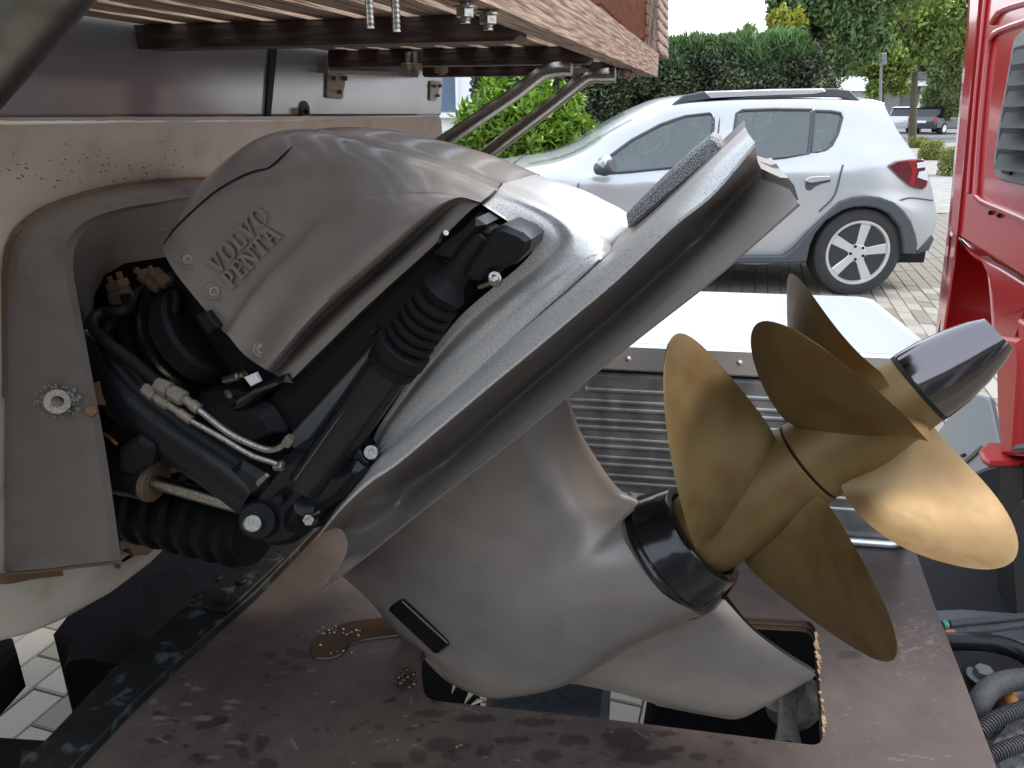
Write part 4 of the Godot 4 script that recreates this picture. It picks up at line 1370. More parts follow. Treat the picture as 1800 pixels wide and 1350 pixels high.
	mb = slab(C, [1614, 442, 1640, 414, 1643, 420, 1634, 440, 1612, 447], 0.0, Vector3.FORWARD * 1.6, 0.01)
	put("bumper_skirt", mb, M.cladding, t)
	# tail light
	mb = slab(C, round_off([1563, 291, 1578, 283, 1602, 280, 1624, 279, 1632, 290, 1634, 308, 1630, 328, 1622, 334, 1602, 328, 1582, 312], 4), 0.022, Vector3.FORWARD * 0.2, 0.008)
	var tl := put("tail_light", mb, M.lamp_dark, t)
	mb = slab(C, round_off([1596, 284, 1610, 281, 1613, 291, 1610, 312, 1606, 328, 1598, 324, 1604, 300], 2), 0.026, Vector3.FORWARD * 0.01, 0.001)
	put("red_lens", mb, M.lamp_red, tl)
	mb = slab(C, [1609, 287, 1628, 284, 1631, 292, 1631, 318, 1613, 312, 1616, 302, 1626, 300, 1627, 294, 1612, 296], 0.026, Vector3.FORWARD * 0.01, 0.001)
	put("clear_lens", mb, M.lamp_clear, tl)
	# wheels
	for hub in [C(1507, 444, -0.02), C(932, 444, 0.03)]:
		one_wheel(t, hub)
	mb = slab(C, [846, 463, 850, 430, 868, 392, 900, 366, 935, 358, 970, 366, 1000, 392, 1016, 430, 1022, 452, 1240, 452, 1240, 463], 0.02, Vector3.FORWARD * 0.06, 0.01)
	put("wheel_arch", mb, M.cladding, t)
	mb = slab(C, round_off([775, 372, 822, 352, 846, 350, 836, 372, 800, 384, 776, 384], 5), 0.0, Vector3.FORWARD * 0.12, 0.01)
	put("headlight", mb, M.lamp_clear, t)

func one_wheel(t: Node3D, hub: Vector3) -> void:
	var mb := Mb.new()
	var s := len_of(1.0, hub)
	mb = Mb.new()
	mb.lathe(hub + Vector3.FORWARD * 0.2, hub + Vector3.BACK * 0.02, [[0, 60 * s], [0.0, 72 * s], [0.1, 77 * s], [0.8, 77 * s], [0.92, 75 * s], [1, 66 * s], [0.98, 57 * s], [0.9, 55 * s]], 48)
	var wh := put("wheel", mb, M.tyre, t)
	mb = Mb.new()
	mb.lathe(hub + Vector3.FORWARD * 0.12, hub + Vector3.BACK * 0.012, [[0.0, 46 * s], [0.05, 47 * s], [0.85, 49 * s], [1, 52 * s], [1, 56 * s], [0.8, 56 * s]], 48)
	put("rim", mb, M.rim, wh)
	mb = Mb.new()
	mb.lathe(hub + Vector3.FORWARD * 0.14, hub + Vector3.FORWARD * 0.11, [[0, 47 * s], [1, 47 * s]], 24)
	put("brake", mb, M.matt_black, wh)
	for k in 5:
		var w := TAU * k / 5.0 + 0.17
		var d := Vector3(sin(w), cos(w), 0); var e := Vector3(cos(w), -sin(w), 0)
		mb = Mb.new()
		var ps := PackedVector3Array()
		for q in [[8, 9], [20, 7.5], [50, 9], [50, -9], [20, -7.5], [8, -9]]:
			ps.append(hub + d * q[0] * s + e * q[1] * s + Vector3.BACK * lerpf(-0.002, 0.006, q[0] / 50.0))
		mb.prism(ps, Vector3.FORWARD * 0.03, 0.006)
		put("spoke", mb, M.rim, wh)
		mb = Mb.new()
		var o := hub + (d * cos(0.63) + e * sin(0.63)) * 12 * s
		mb.lathe(o, o + Vector3.BACK * 0.006, [[0, 2.6 * s], [1, 2.6 * s]], 8)
		put("wheel_bolt", mb, M.matt_black, wh)
	mb = Mb.new()
	mb.lathe(hub + Vector3.FORWARD * 0.04, hub + Vector3.BACK * 0.002, [[0, 16 * s], [0.9, 16 * s], [1, 13 * s], [1, 8 * s]], 20)
	put("hub_cap", mb, M.rim, wh)

# ---------------------------------------------------------------- the red cab at the right
var TA := 0.78
func R(x: float, y: float, n: float) -> Vector3:
	return T(x, y, TA - n)

func truck() -> void:
	var t := thing("red_truck", R(1700, 700, 0), "glossy red truck cab with grey louvred vent at the right edge", "truck")
	# cab wall above the slanting lower edge
	var mb := Mb.new()
	mb.prism(px(R, [1706, -60, 1700, 60, 1690, 160, 1678, 280, 1669, 404, 1676, 416, 1760, 468, 1850, 524, 2300, 800, 2300, -700, 1900, -300], 0.0), AA * 0.5, 0.012)
	put("cab_wall", mb, M.red_paint, t)
	# raised corner strip
	mb = Mb.new()
	mb.grid([px3(R, [1706, -60, -0.07, 1698, 60, -0.07, 1689, 160, -0.07, 1677, 280, -0.07, 1666, 404, -0.07, 1656, 480, -0.07, 1644, 592, -0.07]), px3(R, [1724, -60, 0.006, 1716, 60, 0.006, 1706, 160, 0.006, 1695, 280, 0.006, 1683, 404, 0.006, 1672, 480, 0.002, 1656, 592, 0.002]), px3(R, [1728, -60, 0.0, 1720, 60, 0.0, 1710, 160, 0.0, 1699, 280, 0.0, 1687, 404, 0.0, 1676, 480, -0.002, 1660, 592, -0.002])], false, -AA)
	put("corner_strip", mb, M.red_paint, t)
	# embossed ridge round the window field
	mb = Mb.new()
	mb.tube(smooth3(R, [1716, 345, 0.004, 1722, 250, 0.004, 1732, 140, 0.004, 1738, 90, 0.004, 1746, 62, 0.004, 1766, 50, 0.004, 1830, 28, 0.004, 1960, -20, 0.004], 40), 0.008, 10)
	put("pressed_ridge", mb, M.red_paint, t)
	mb = Mb.new()
	mb.tube(smooth3(R, [1716, 345, 0.004, 1722, 352, 0.004, 1800, 386, 0.004, 1960, 460, 0.004], 20), 0.007, 10)
	put("pressed_ridge", mb, M.red_paint, t)
	mb = Mb.new()
	mb.tube(smooth3(R, [1745, 40, 0.004, 1760, 18, 0.004, 1830, -5, 0.004, 1960, -60, 0.004], 20), 0.008, 10)
	put("pressed_ridge", mb, M.red_paint, t)
	mb = Mb.new()
	mb.tube(smooth3(R, [1702, 340, 0.004, 1706, 280, 0.004, 1716, 160, 0.004, 1728, 40, 0.004, 1740, -60, 0.004], 20), 0.005, 10)
	put("pressed_ridge", mb, M.red_paint, t)
	# lower body, set back under the wall
	mb = Mb.new()
	mb.prism(px(R, [1668, 404, 1662, 480, 1652, 560, 1646, 590, 1645, 640, 1700, 640, 1790, 640, 2300, 760, 2300, 780, 1850, 520, 1760, 464, 1676, 414], -0.03), AA * 0.4, 0.008)
	put("lower_body", mb, M.red_paint, t)
	mb = Mb.new()
	mb.tube(smooth3(R, [1680, 414, -0.024, 1715, 450, -0.024, 1735, 462, -0.024, 1742, 490, -0.024, 1748, 560, -0.024, 1754, 640, -0.024], 24), 0.006, 8)
	put("pressed_edge", mb, M.red_paint, t)
	mb = slab(R, [1722, 450, 1738, 462, 1760, 474, 1850, 530, 1850, 700, 1790, 700, 1786, 640, 1796, 570, 1800, 548, 1760, 660, 1752, 620, 1748, 560, 1742, 500], -0.012, AA * 0.02, 0.003)
	put("wing_panel", mb, M.red_paint, t)
	# two drain holes
	for s in [[1741, 374], [1756, 379]]:
		mb = rod(R, [s[0], s[1], 0.001], [s[0], s[1], 0.004], [[0, 4], [1, 4]], 12)
		put("hole_plug", mb, M.matt_black, t)
	# vent with louvres
	mb = slab(R, round_off([1781, 68, 1794, 52, 1900, 10, 1900, 360, 1796, 327, 1752, 316, 1744, 296, 1756, 210], 10), 0.012, AA * 0.02, 0.004)
	var v := put("vent", mb, M.vent_plastic, t)
	mb = slab(R, [1782, 84, 1900, 50, 1900, 320, 1750, 282, 1760, 210], 0.0145, AA * 0.004)
	put("vent_shadow_gap", mb, M.matt_black, v)
	for k in 6:
		var y := 82.0 + k * 36.5
		var xl := 1781.0 - k * 5.6
		var sl := (y + 26 - 190) * 0.20
		mb = Mb.new()
		mb.prism(PackedVector3Array([R(xl + 4, y + 4, 0.012), R(1900, y + 4 + sl * 0.9 - 4, 0.012), R(1900, y + 31 + sl, 0.05), R(xl - 8, y + 33, 0.045)]), AA * 0.006, 0.0)
		put("louvre", mb, M.louvre_grey, v)
	mb = slab(R, [1759, 297, 1775, 300, 1774, 308, 1760, 304], 0.018, AA * 0.004)
	put("vent_slot", mb, M.matt_black, v)
	# bracket post with its foot
	mb = Mb.new()
	mb.prism(px(R, [1752, 590, 1788, 596, 1790, 640, 1780, 800, 1758, 800, 1752, 720, 1750, 640], 0.10), AA * 0.06, 0.006)
	put("bracket_post", mb, M.bracket_red, t)
	mb = slab(R, [1788, 560, 1850, 600, 1850, 800, 1779, 800, 1790, 640], 0.06, AA * 0.05, 0.004)
	put("bracket_web", mb, M.bracket_red, t)
	mb = Mb.new()
	var fy := D(1740, 800, -0.25).y
	var ft := R(1760, 800, 0.10)
	mb.prism(px(func(x, y, h): return H(x, y, h), [1722, 790, 1734, 777, 1850, 777, 1850, 812, 1740, 812, 1728, 804], ft.y + 0.004), Vector3.DOWN * 0.012, 0.004)
	put("bracket_foot", mb, M.bracket_red, t)
	mb = rod(R, [1790, 790, 0.16], [1810, 788, 0.16], [[0, 9], [0.8, 9], [1, 8]], 6)
	put("bracket_bolt", mb, M.gunmetal, t)
	# dark post, arm and tyre below
	mb = slab(R, [1758, 812, 1800, 812, 1800, 1080, 1750, 1080, 1752, 900], 0.08, AA * 0.08, 0.004)
	put("dark_post", mb, M.matt_black, t)
	mb = slab(R, [1790, 870, 1850, 840, 1850, 1110, 1784, 1110, 1776, 1000, 1774, 900], 0.16, AA * 0.06, 0.012)
	put("dusty_arm", mb, M.dust_hose, t)
	mb = slab(R, [1600, 850, 1900, 850, 1900, 1250, 1600, 1250], -0.35, AA * 0.05)
	put("inner_wing", mb, M.matt_black, t)
	mb = rod(R, [1800, 960, -0.05], [1830, 964, -0.30], [[0, 110], [0, 122], [0.1, 132], [0.3, 134], [0.34, 128], [0.38, 134], [0.62, 134], [0.66, 128], [0.7, 134], [0.9, 132], [1, 120], [1, 100]], 48)
	put("tyre", mb, M.tyre, t)
	# grey side cover
	mb = Mb.new()
	mb.prism(px(R, round_off([1640, 770, 1700, 690, 1738, 700, 1760, 800, 1738, 836, 1706, 860, 1690, 852, 1668, 820], 5), -0.02), AA * 0.012, 0.003)
	var gc := put("side_cover", mb, M.grey_plastic, t)
	mb = Mb.new()
	mb.prism(px(R, [1682, 820, 1724, 783, 1728, 787, 1686, 824], -0.016), AA * 0.004, 0.0)
	put("fold", mb, M.dark_plastic, gc)
	mb = Mb.new()
	mb.prism(px(R, round_off([1687, 800, 1694, 796, 1696, 800, 1689, 804], 2), -0.016), AA * 0.004, 0.0)
	put("slot", mb, M.matt_black, gc)

# ---------------------------------------------------------------- the boat
func S(x: float, y: float, n: float) -> Vector3:
	return hit(x, y, SP + SN * n, SN)

func U(x: float, y: float, n: float) -> Vector3:
	# the upright upper band, set back behind a ledge above the raked stern
	return T(x, y, (S(400, 207, 0.0) - OO).dot(AA) - 0.055 + n)

func hull() -> void:
	var t := thing("boat_hull", S(240, 1000, 0), "weathered cream boat stern with grey upper band, engine fixed to it", "boat")
	# the lower stern, bowed a little, and its keel edge
	var mb := Mb.new()
	var near := S(0, 207, -0.003) + NN * 0.75
	var hp := px(S, [0, 207, 300, 206, 520, 205, 776, 203, 779, 232, 772, 262, 740, 340, 640, 520, 520, 720, 420, 860, 330, 930, 270, 990, 200, 1043, 120, 1088, 60, 1114, -40, 1140, -300, 1200], -0.003)
	hp.append(S(-300, 1200, -0.003) + NN * 0.6 + Vector3.UP * 0.1)
	hp.append(near)
	mb.prism(hp, -AA * 6.5, 0.006)
	put("stern", mb, M.hull_cream, t)
	mb = Mb.new()
	hp = px(U, [700, -40, 785, -40, 780, 120, 776, 203, 520, 205, 300, 206, 100, 208, 0, 208], 0.0)
	hp.append(U(0, 208, 0.0) + NN * 0.75)
	hp.append(U(0, -40, 0.0) + NN * 0.75)
	mb.prism(hp, -AA * 6.5, 0.004)
	put("upper_band", mb, M.hull_grey, t)
	# flaking edge of the paint line
	mb = Mb.new()
	var edge := PackedVector3Array(); var low := PackedVector3Array()
	for i in 60:
		var x := -20.0 + i * 13.4
		edge.append(S(x, 207.0 - x * 0.003 + rng.randf_range(-1.6, 0.6), 0.002))
		low.append(S(x, 212.5 - x * 0.003 + rng.randf_range(-1, 1), 0.001))
	mb.grid([edge, low, Mb.moved(low, -AA * 0.003)], false, AA)
	put("paint_edge", mb, M.hull_cream, t)
	# exhaust streak, cable strip, drain
	mb = slab(U, [477, 60, 490, 60, 473, 240, 466, 240], 0.004, -AA * 0.003)
	put("cable", mb, M.matt_black, t)
	mb = slab(U, round_off([531, 180, 537, 176, 544, 186, 546, 206, 530, 206, 528, 194], 4), 0.003, -AA * 0.003)
	var st := put("drain_stain", mb, M.stain_dark, t)
	mb = rod(U, [537, 196, 0.0], [537, 196, 0.012], [[0, 7], [1, 7], [1, 4], [0.5, 4]], 14)
	put("drain", mb, M.crust, st)
	for s in [[576, 124, 610, 127, 603, 174, 575, 172, 0], [757, 141, 776, 143, 768, 177, 756, 177, 1]]:
		mb = slab(U, round_off([s[0], s[1], s[2], s[3], s[4], s[5], s[6], s[7]], 3), 0.004, -AA * 0.004, 0.001)
		var pl := put("mounting_plate", mb, M.old_steel, t)
		for k in [[0.25, 0.28], [0.8, 0.28], [0.55, 0.75]]:
			var x: float = lerpf(s[0], s[2], k[0]); var y: float = lerpf(s[1], s[5], k[1])
			mb = Mb.new()
			bolt(U(x, y, 0.004), AA, len_of(4.0 if s[8] == 0 else 2.8, U(x, y, 0)), 0.008, mb)
			put("bolt", mb, M.gunmetal, pl)
	mb = Mb.new()
	for k in 80:
		var c := S(rng.randf_range(-10, 330), rng.randfn(297, 16) + rng.randf_range(-6, 6), -0.002)
		var s := rng.randf_range(0.0004, 0.0013)
		mb.box(c, Basis(NN, Vector3.UP, SN) * Basis(Vector3.BACK, rng.randf() * 0.6), Vector3(s * rng.randf_range(1, 3), s, 0.0012))
	var gr := put("waterline_grime", mb, M.grime, t)
	gr.set_meta("kind", "stuff")
	# angle brackets under the platform
	mb = slab(U, [576, 122, 640, 124, 700, 126, 700, 131, 640, 130, 578, 128], 0.02, -AA * 0.02, 0.001)
	put("bracket_lip", mb, M.old_steel, t)
	# black plate that stands for the dark inside the opening behind the drive
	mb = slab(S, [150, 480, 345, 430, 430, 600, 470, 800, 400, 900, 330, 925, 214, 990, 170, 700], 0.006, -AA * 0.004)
	put("opening_dark_plate", mb, M.shadow_black, t)
	# torn lip of the opening
	mb = slab(S, [212, 1000, 212, 930, 250, 935, 300, 930, 330, 925, 290, 950, 262, 975, 236, 978, 226, 962, 216, 968], 0.014, -AA * 0.01, 0.001)
	put("torn_gasket", mb, M.crust, t)
	# paint scraps along the keel
	mb = slab(S, [-40, 1012, 30, 1008, 110, 1002, 112, 1012, 60, 1018, 20, 1026, -40, 1030], 0.003, -AA * 0.003)
	put("sealant", mb, M.crust, t)

func transom_shield() -> void:
	var t := thing("transom_shield", D(110, 1000, 0.12), "taupe horseshoe-shaped engine mount bolted to the boat's stern", "engine mount")
	# arch: from its foot on the stern, over the rounded shoulder, to the front edge
	var m := 50
	var foot := PackedVector3Array(); var shoulder := PackedVector3Array(); var front := PackedVector3Array(); var lip := PackedVector3Array(); var back := PackedVector3Array()
	var fo := [10, 1006, 10, 820, 9, 640, 9, 500, 14, 445, 30, 408, 72, 371, 140, 344, 220, 325, 330, 315, 420, 318, 480, 335]
	var sh := [30, 1004, 30, 820, 28, 640, 28, 505, 33, 455, 48, 420, 88, 385, 150, 357, 226, 338, 330, 326, 416, 328, 472, 342]
	var fr := [198, 986, 172, 800, 145, 640, 122, 520, 113, 462, 120, 420, 155, 386, 215, 366, 280, 355, 345, 344, 410, 340, 460, 348]
	var li := [213, 985, 187, 800, 158, 640, 136, 520, 128, 465, 136, 424, 168, 391, 222, 371, 284, 360, 345, 350, 405, 346, 455, 352]
	var sets := []
	for s in [[fo, 0.001], [sh, 0.020], [fr, 0.074], [li, 0.070]]:
		var p := PackedVector3Array()
		for i in range(0, s[0].size(), 2):
			p.append(Vector3(s[0][i], s[0][i + 1], s[1]))
		sets.append(spline(p, m))
	var g := []
	var q0 := []
	for j in 4:
		var row := PackedVector3Array()
		for i in m:
			var c: Vector3 = sets[j][i]
			# the near cheek stands upright towards the camera; the arch turns away along the stern
			var cheek := clampf((0.62 - i / float(m)) / 0.22, 0.0, 1.0)
			cheek = cheek * cheek * (3 - 2 * cheek)
			var on_cheek := D(c.x, c.y, [0.145, 0.153, 0.153, 0.145][j])
			var on_arch := S(c.x, c.y, [0.001, 0.02, 0.055, 0.05][j])
			row.append(on_arch.lerp(on_cheek, cheek))
		g.append(row)
	var inner := PackedVector3Array()
	for i in m:
		var q: Vector3 = g[3][i]
		inner.append(q - SN * ((q - SP).dot(SN) - 0.012) * 0.9 - NN * 0.01)
	g.append(inner)
	var mb := Mb.new()
	mb.grid(g, false, NN + AA)
	var foot_row := PackedVector3Array()
	for r in g: foot_row.append(r[0])
	var m3 := Mb.new()
	m3.grid([foot_row, Mb.moved(foot_row, -NN * 0.012)], false, Vector3.DOWN)
	mb.add(m3)
	put("mount_arch", mb, M.shield, t, 35)
	mb = Mb.new()
	mb.tube(g[0].slice(14), 0.0024, 6)
	put("sealant", mb, M.crust, t)
	mb = slab(S, [120, 470, 130, 415, 165, 380, 220, 362, 300, 350, 360, 342, 360, 440, 292, 452, 222, 463, 186, 484, 168, 520, 162, 600, 150, 560, 136, 500], 0.016, -AA * 0.008, 0.002)
	put("back_plate", mb, M.shield, t)
	# boss with its plug and a second bolt
	mb = rod(D, [101, 706, 0.150], [101, 706, 0.164], [[0, 23], [0.8, 23], [1, 21], [1, 10], [0.4, 9.5]], 28)
	put("plug", mb, M.old_steel, t)
	mb = rod(D, [160, 722, 0.150], [160, 722, 0.161], [[0, 11], [0.8, 11], [1, 9]], 18)
	put("rusty_bolt", mb, M.crust, t)
	mb = Mb.new()
	for k in 60:
		var w := rng.randf() * TAU
		var d := rng.randf_range(23, 36)
		var c := D(101 + cos(w) * d * 1.15, 706 + sin(w) * d * 0.85, 0.1572)
		var s := rng.randf_range(0.0008, 0.0022)
		mb.lathe(c, c + NN * 0.0012, [[0, s], [0.6, s * 0.8], [1, s * 0.3]], 6)
	var cr := put("corrosion", mb, M.zinc, t)
	cr.set_meta("kind", "stuff")
	mb = Mb.new()
	mb.tube(smooth3(D, [12, 1008, 0.15, 80, 1003, 0.15, 150, 994, 0.15, 212, 988, 0.15], 10), 0.002, 6)
	put("sealant", mb, M.crust, t)

func L(x: float, y: float, n: float) -> Vector3:
	return H(x, y, 1.462 + n)

func along(a: Vector3, b: Vector3, w: Vector3, thick: Vector3, bevel := 0.0) -> Mb:
	# a straight board from a to b, w across, thick upwards, its grain running along
	var mb := Mb.new()
	mb.prism(PackedVector3Array([a, a + w, a + w + thick, a + thick]), b - a, bevel)
	return mb

func platform() -> void:
	var far := -1.25
	var near := 0.45
	var hs := 1.487
	var at := func(a: float, n: float, h: float) -> Vector3: return Vector3(OO.x, 0, OO.z) + AA * a + NN * n + Vector3.UP * h
	var corner := H(1146, 136, 1.47)
	var ac := (corner - OO).dot(AA)
	var nc := (corner - OO).dot(NN)
	far = nc
	var t := thing("swim_platform", corner, "weathered slatted wooden swim platform with dark beams over the drive", "boat platform")
	# slats run across the boat
	var aft := ac - 0.012
	var count := 8
	var pitch_a := (aft - A0 - 0.02) / count
	for k in count:
		var a := A0 + 0.02 + pitch_a * k
		var p: Vector3 = (at as Callable).call(a, far, hs)
		var q: Vector3 = (at as Callable).call(a, near, hs)
		put("slat", along(p, q, AA * (pitch_a - 0.016), Vector3.UP * 0.013, 0.002), M.teak, t)
	# aft board
	var p0: Vector3 = (at as Callable).call(aft - 0.004, far, 1.470)
	var p1: Vector3 = (at as Callable).call(aft - 0.004, near, 1.470)
	put("edge_board", along(p0, p1, AA * 0.03, Vector3.UP * 0.052, 0.006), M.teak, t)
	# beams run fore and aft under the slats
	var b1 := H(520, 80, 1.462); var b2 := H(800, 115, 1.462)
	for s in [[(b1 - OO).dot(NN), A0 + 0.0, aft - 0.006, 0.034], [(b2 - OO).dot(NN), A0 + 0.02, aft - 0.006, 0.034], [(b2 - OO).dot(NN) - 0.42, A0 + 0.02, aft - 0.006, 0.034], [(b1 - OO).dot(NN) + 0.55, A0 + 0.05, aft - 0.006, 0.034]]:
		var a: Vector3 = (at as Callable).call(s[1], s[0], 1.462)
		var b: Vector3 = (at as Callable).call(s[2], s[0], 1.462)
		put("beam", along(a, b, -NN * 0.04, Vector3.UP * 0.0244, 0.005), M.beam, t)
	# studs and nuts
	for s in [[651, 20, 50], [697, 20, 56]]:
		var e := H(s[0], s[2], 1.43)
		var mb := Mb.new()
		var prof := []
		var sr := len_of(7.6, e)
		for k in 30:
			prof.append([k / 30.0, sr]); prof.append([(k + 0.5) / 30.0, sr * 0.88])
		mb.lathe(e, Vector3(e.x, hs, e.z), prof, 12)
		put("threaded_stud", mb, M.steel, t)
	for s in [[818, 41], [858, 53]]:
		var e := H(s[0], s[1], 1.456)
		var w := len_of(1.0, e)
		var mb := Mb.new()
		var prof := []
		for k in 8:
			prof.append([k / 8.0, 9.0 * w]); prof.append([(k + 0.5) / 8.0, 8.0 * w])
		mb.lathe(e, e + Vector3.UP * 0.02, prof, 14)
		put("stud_end", mb, M.steel, t)
		mb = Mb.new()
		bolt(e + Vector3.UP * 10 * w, Vector3.UP, 17 * w, 16 * w, mb)
		mb.lathe(e + Vector3.UP * 24 * w, e + Vector3.UP * 27 * w, [[0, 21 * w], [1, 21 * w]], 20)
		put("nut", mb, M.steel, t)
	for s in [[718, 128], [731, 128], [776, 132], [990, 128], [1018, 133], [1096, 138], [1106, 140]]:
		var e := H(s[0], s[1], 1.452)
		var mb := Mb.new()
		mb.lathe(e, e + Vector3.UP * 0.03, [[0, 0.005], [1, 0.005]], 10)
		bolt(e + Vector3.UP * 0.004, Vector3.UP, 0.012, 0.010, mb, 0.0)
		put("nut", mb, M.old_steel, t)
	# two steel struts down to the hull
	var k := 0
	for s in [[1062, 133, -0.70, 1035, 134, 962, 190, 820, 298, -0.98], [985, 121, -0.50, 958, 126, 905, 165, 735, 278, -0.86]]:
		var pts := [s[0] + 20, s[1] - 1, s[2], s[0], s[1], s[2], s[3], s[4], s[2], (s[3] + s[5]) / 2.0 + 6, (s[4] + s[6]) / 2.0 - 6, s[2], s[5], s[6], s[2], s[7], s[8], s[2]]
		var mb := Mb.new()
		var path := smooth3(D, pts, 30)
		mb.tube(path, len_of(12.0, path[20]), 18)
		var o := put("support_strut", mb, M.steel, null, 60)
		tag(o, ["polished steel strut under the platform, the lower one before the bush", "polished steel strut under the platform, the upper one meeting the stern"][k], "strut", "")
		k += 1
	# wooden locker standing on the aft corner
	var lo := thing("wooden_locker", corner + Vector3.UP * 0.06, "reddish brown wooden locker with stacked weathered slats at its end", "locker")
	var top := 1.95
	var la := ac - 0.075
	var pa: Vector3 = (at as Callable).call(la, far + 0.02, 1.530)
	var mb := Mb.new()
	mb.prism(px(func(x, y, n): return hit(x, y, corner + NN * 0.03, NN), [1040, 12, 1055, 10, 1118, 72, 1128, 74, 1134, 66, 1134, -200, 900, -200, 900, -90], 0.0), NN * -0.3, 0.006)
	put("panel", mb, M.mahogany, lo)
	for j in 9:
		var y := 84.0 - j * 19.5
		mb = Mb.new()
		mb.prism(px(func(x, yy, n): return hit(x, yy, corner + NN * 0.02, NN), round_off([1131, y - 22, 1158, y - 12, 1160, y + 4, 1157, y + 9, 1146, y + 8, 1130, y - 6], 4), 0.0), NN * -0.3, 0.003)
		put("slat", mb, M.teak, lo)
	# big rail tube at the upper left, close to the camera
	mb = Mb.new()
	mb.tube(PackedVector3Array([Z(-150, 235, 0.40), Z(-30, 95, 0.40), Z(90, -45, 0.40), Z(260, -245, 0.40)]), 0.0195, 28)
	var o := put("rail_tube", mb, M.dull_steel, null, 60)
	tag(o, "thick dull steel rail tube crossing the top left corner", "rail")

# ---------------------------------------------------------------- board, frame, box
var HB := 0.8

func B(x: float, y: float, n: float) -> Vector3:
	return H(x, y, HB + n)

func board() -> void:
	HB = D(1000, 1166, 0).y
	var outer := [655, 846, 1582, 900, 1609, 968, 1645, 1070, 1692, 1190, 1752, 1350, 1815, 1520, -40, 1520, 123, 1350, 237, 1237, 327, 1151, 450, 1048, 558, 937]
	var hole := round_off([737, 1140, 745, 1230, 1050, 1262, 1448, 1312, 1433, 1090, 1290, 1083, 830, 1062], 24)
	# split into two C shapes along the line through the hole, so that no keyhole is needed
	var th := 0.018
	var cut := [1200, 1284]
	var op := px(B, outer, 0.0)
	var hp := px(B, hole, 0.0)
	var mb := Mb.new()
	# ring triangulation: bridge the hole from its nearest point to the near edge
	var poly := PackedVector2Array()
	var ids := []
	var all := op.duplicate()
	all.append_array(hp)
	var bi := 0
	var best := 1e9
	for i in hp.size():
		if hp[i].distance_to(op[6]) < best:
			best = hp[i].distance_to(op[6]); bi = i
	var loop := []
	for i in op.size() + 1: loop.append((6 + i) % op.size())
	var area := 0.0
	for i in hp.size(): area += Vector2(hp[i].x, hp[i].z).cross(Vector2(hp[(i + 1) % hp.size()].x, hp[(i + 1) % hp.size()].z))
	var oarea := 0.0
	for i in op.size(): oarea += Vector2(op[i].x, op[i].z).cross(Vector2(op[(i + 1) % op.size()].x, op[(i + 1) % op.size()].z))
	var step := -1 if signf(area) == signf(oarea) else 1
	for i in hp.size() + 1: loop.append(op.size() + posmod(bi + i * step, hp.size()))
	for i in loop.size():
		var q: Vector3 = all[loop[i]]
		# the two sides of the bridge are kept a hair apart
		poly.append(Vector2(q.x, q.z) + (Vector2(1e-4, 0) if i >= op.size() and i <= op.size() + 1 else Vector2.ZERO))
	var tri := Geometry2D.triangulate_polygon(poly)
	for i in range(0, tri.size(), 3):
		var p: Array = []
		for k in 3: p.append(all[loop[tri[i + k]]])
		var from := mb.v.size()
		mb.tri(p[0], p[1], p[2], board_uv(p[0]), board_uv(p[1]), board_uv(p[2]))
		mb.orient(from, Vector3.UP)
		from = mb.v.size()
		mb.tri(p[0] + Vector3.DOWN * th, p[1] + Vector3.DOWN * th, p[2] + Vector3.DOWN * th)
		mb.orient(from, Vector3.DOWN)
	var o := put("plywood_board", mb, board_material(), null)
	tag(o, "brown film-faced plywood board with cut-out, stained and wet, under the drive", "board")
	# edges: five plies each
	for r in [op, hp]:
		var closed: PackedVector3Array = r
		for k in 5:
			mb = Mb.new()
			var a := closed.duplicate(); a.append(closed[0])
			var inn := PackedVector3Array()
			var cen := Vector3.ZERO
			for q in closed: cen += q / closed.size()
			var sgn := 1.0 if r == hp else -1.0
			for q in a: inn.append(q + (cen - q).normalized() * sgn * (0.0004 if k % 2 else -0.0006))
			mb.grid([Mb.moved(inn, Vector3.DOWN * th * k / 5.0), Mb.moved(inn, Vector3.DOWN * th * (k + 0.86) / 5.0)], false)
			put("ply_edge", mb, M.ply_edge if k % 2 else M.splinter_dark, o)
	# splintered right rim of the cut-out
	mb = Mb.new()
	for k in 26:
		var f := k / 25.0
		var c := B(lerpf(1434, 1448, f) + rng.randf_range(-1, 2.5), lerpf(1108, 1290, f), 0.0005)
		if rng.randf() < 0.75:
			mb.box(c, Basis(Vector3(rng.randf(), rng.randf(), rng.randf()).normalized(), rng.randf() * 0.6) * Basis(Vector3.UP, -0.2), Vector3(rng.randf_range(0.001, 0.0045), 0.0016, rng.randf_range(0.003, 0.012)), 0.0003)
	var sp := put("splinters", mb, M.splinter, o)
	sp.set_meta("kind", "stuff")
	# puddle of brown water with bubbles
	var pud := round_off([543, 1138, 552, 1120, 576, 1106, 610, 1092, 660, 1086, 700, 1084, 722, 1102, 718, 1114, 690, 1118, 640, 1124, 612, 1134, 606, 1148, 580, 1158, 548, 1156], 12)
	mb = Mb.new()
	mb.prism(px(B, pud, 0.0016), Vector3.DOWN * 0.0014, 0.0006)
	o = put("puddle", mb, M.puddle)
	tag(o, "brown puddle with a few bubbles on the board left of the water inlet", "puddle")
	mb = Mb.new()
	for k in 26:
		var c := B(rng.randf_range(560, 640), rng.randf_range(1098, 1116) if k < 18 else rng.randf_range(1095, 1150), 0.0016)
		var s := rng.randf_range(0.0006, 0.0015)
		mb.lathe(c, c + Vector3.UP * s, [[0, s], [0.6, s * 0.8], [1, s * 0.2]], 8)
	var bu := put("bubbles", mb, M.bubble, o)
	bu.set_meta("kind", "stuff")
	# foam blob at the edge of the cut-out
	mb = Mb.new()
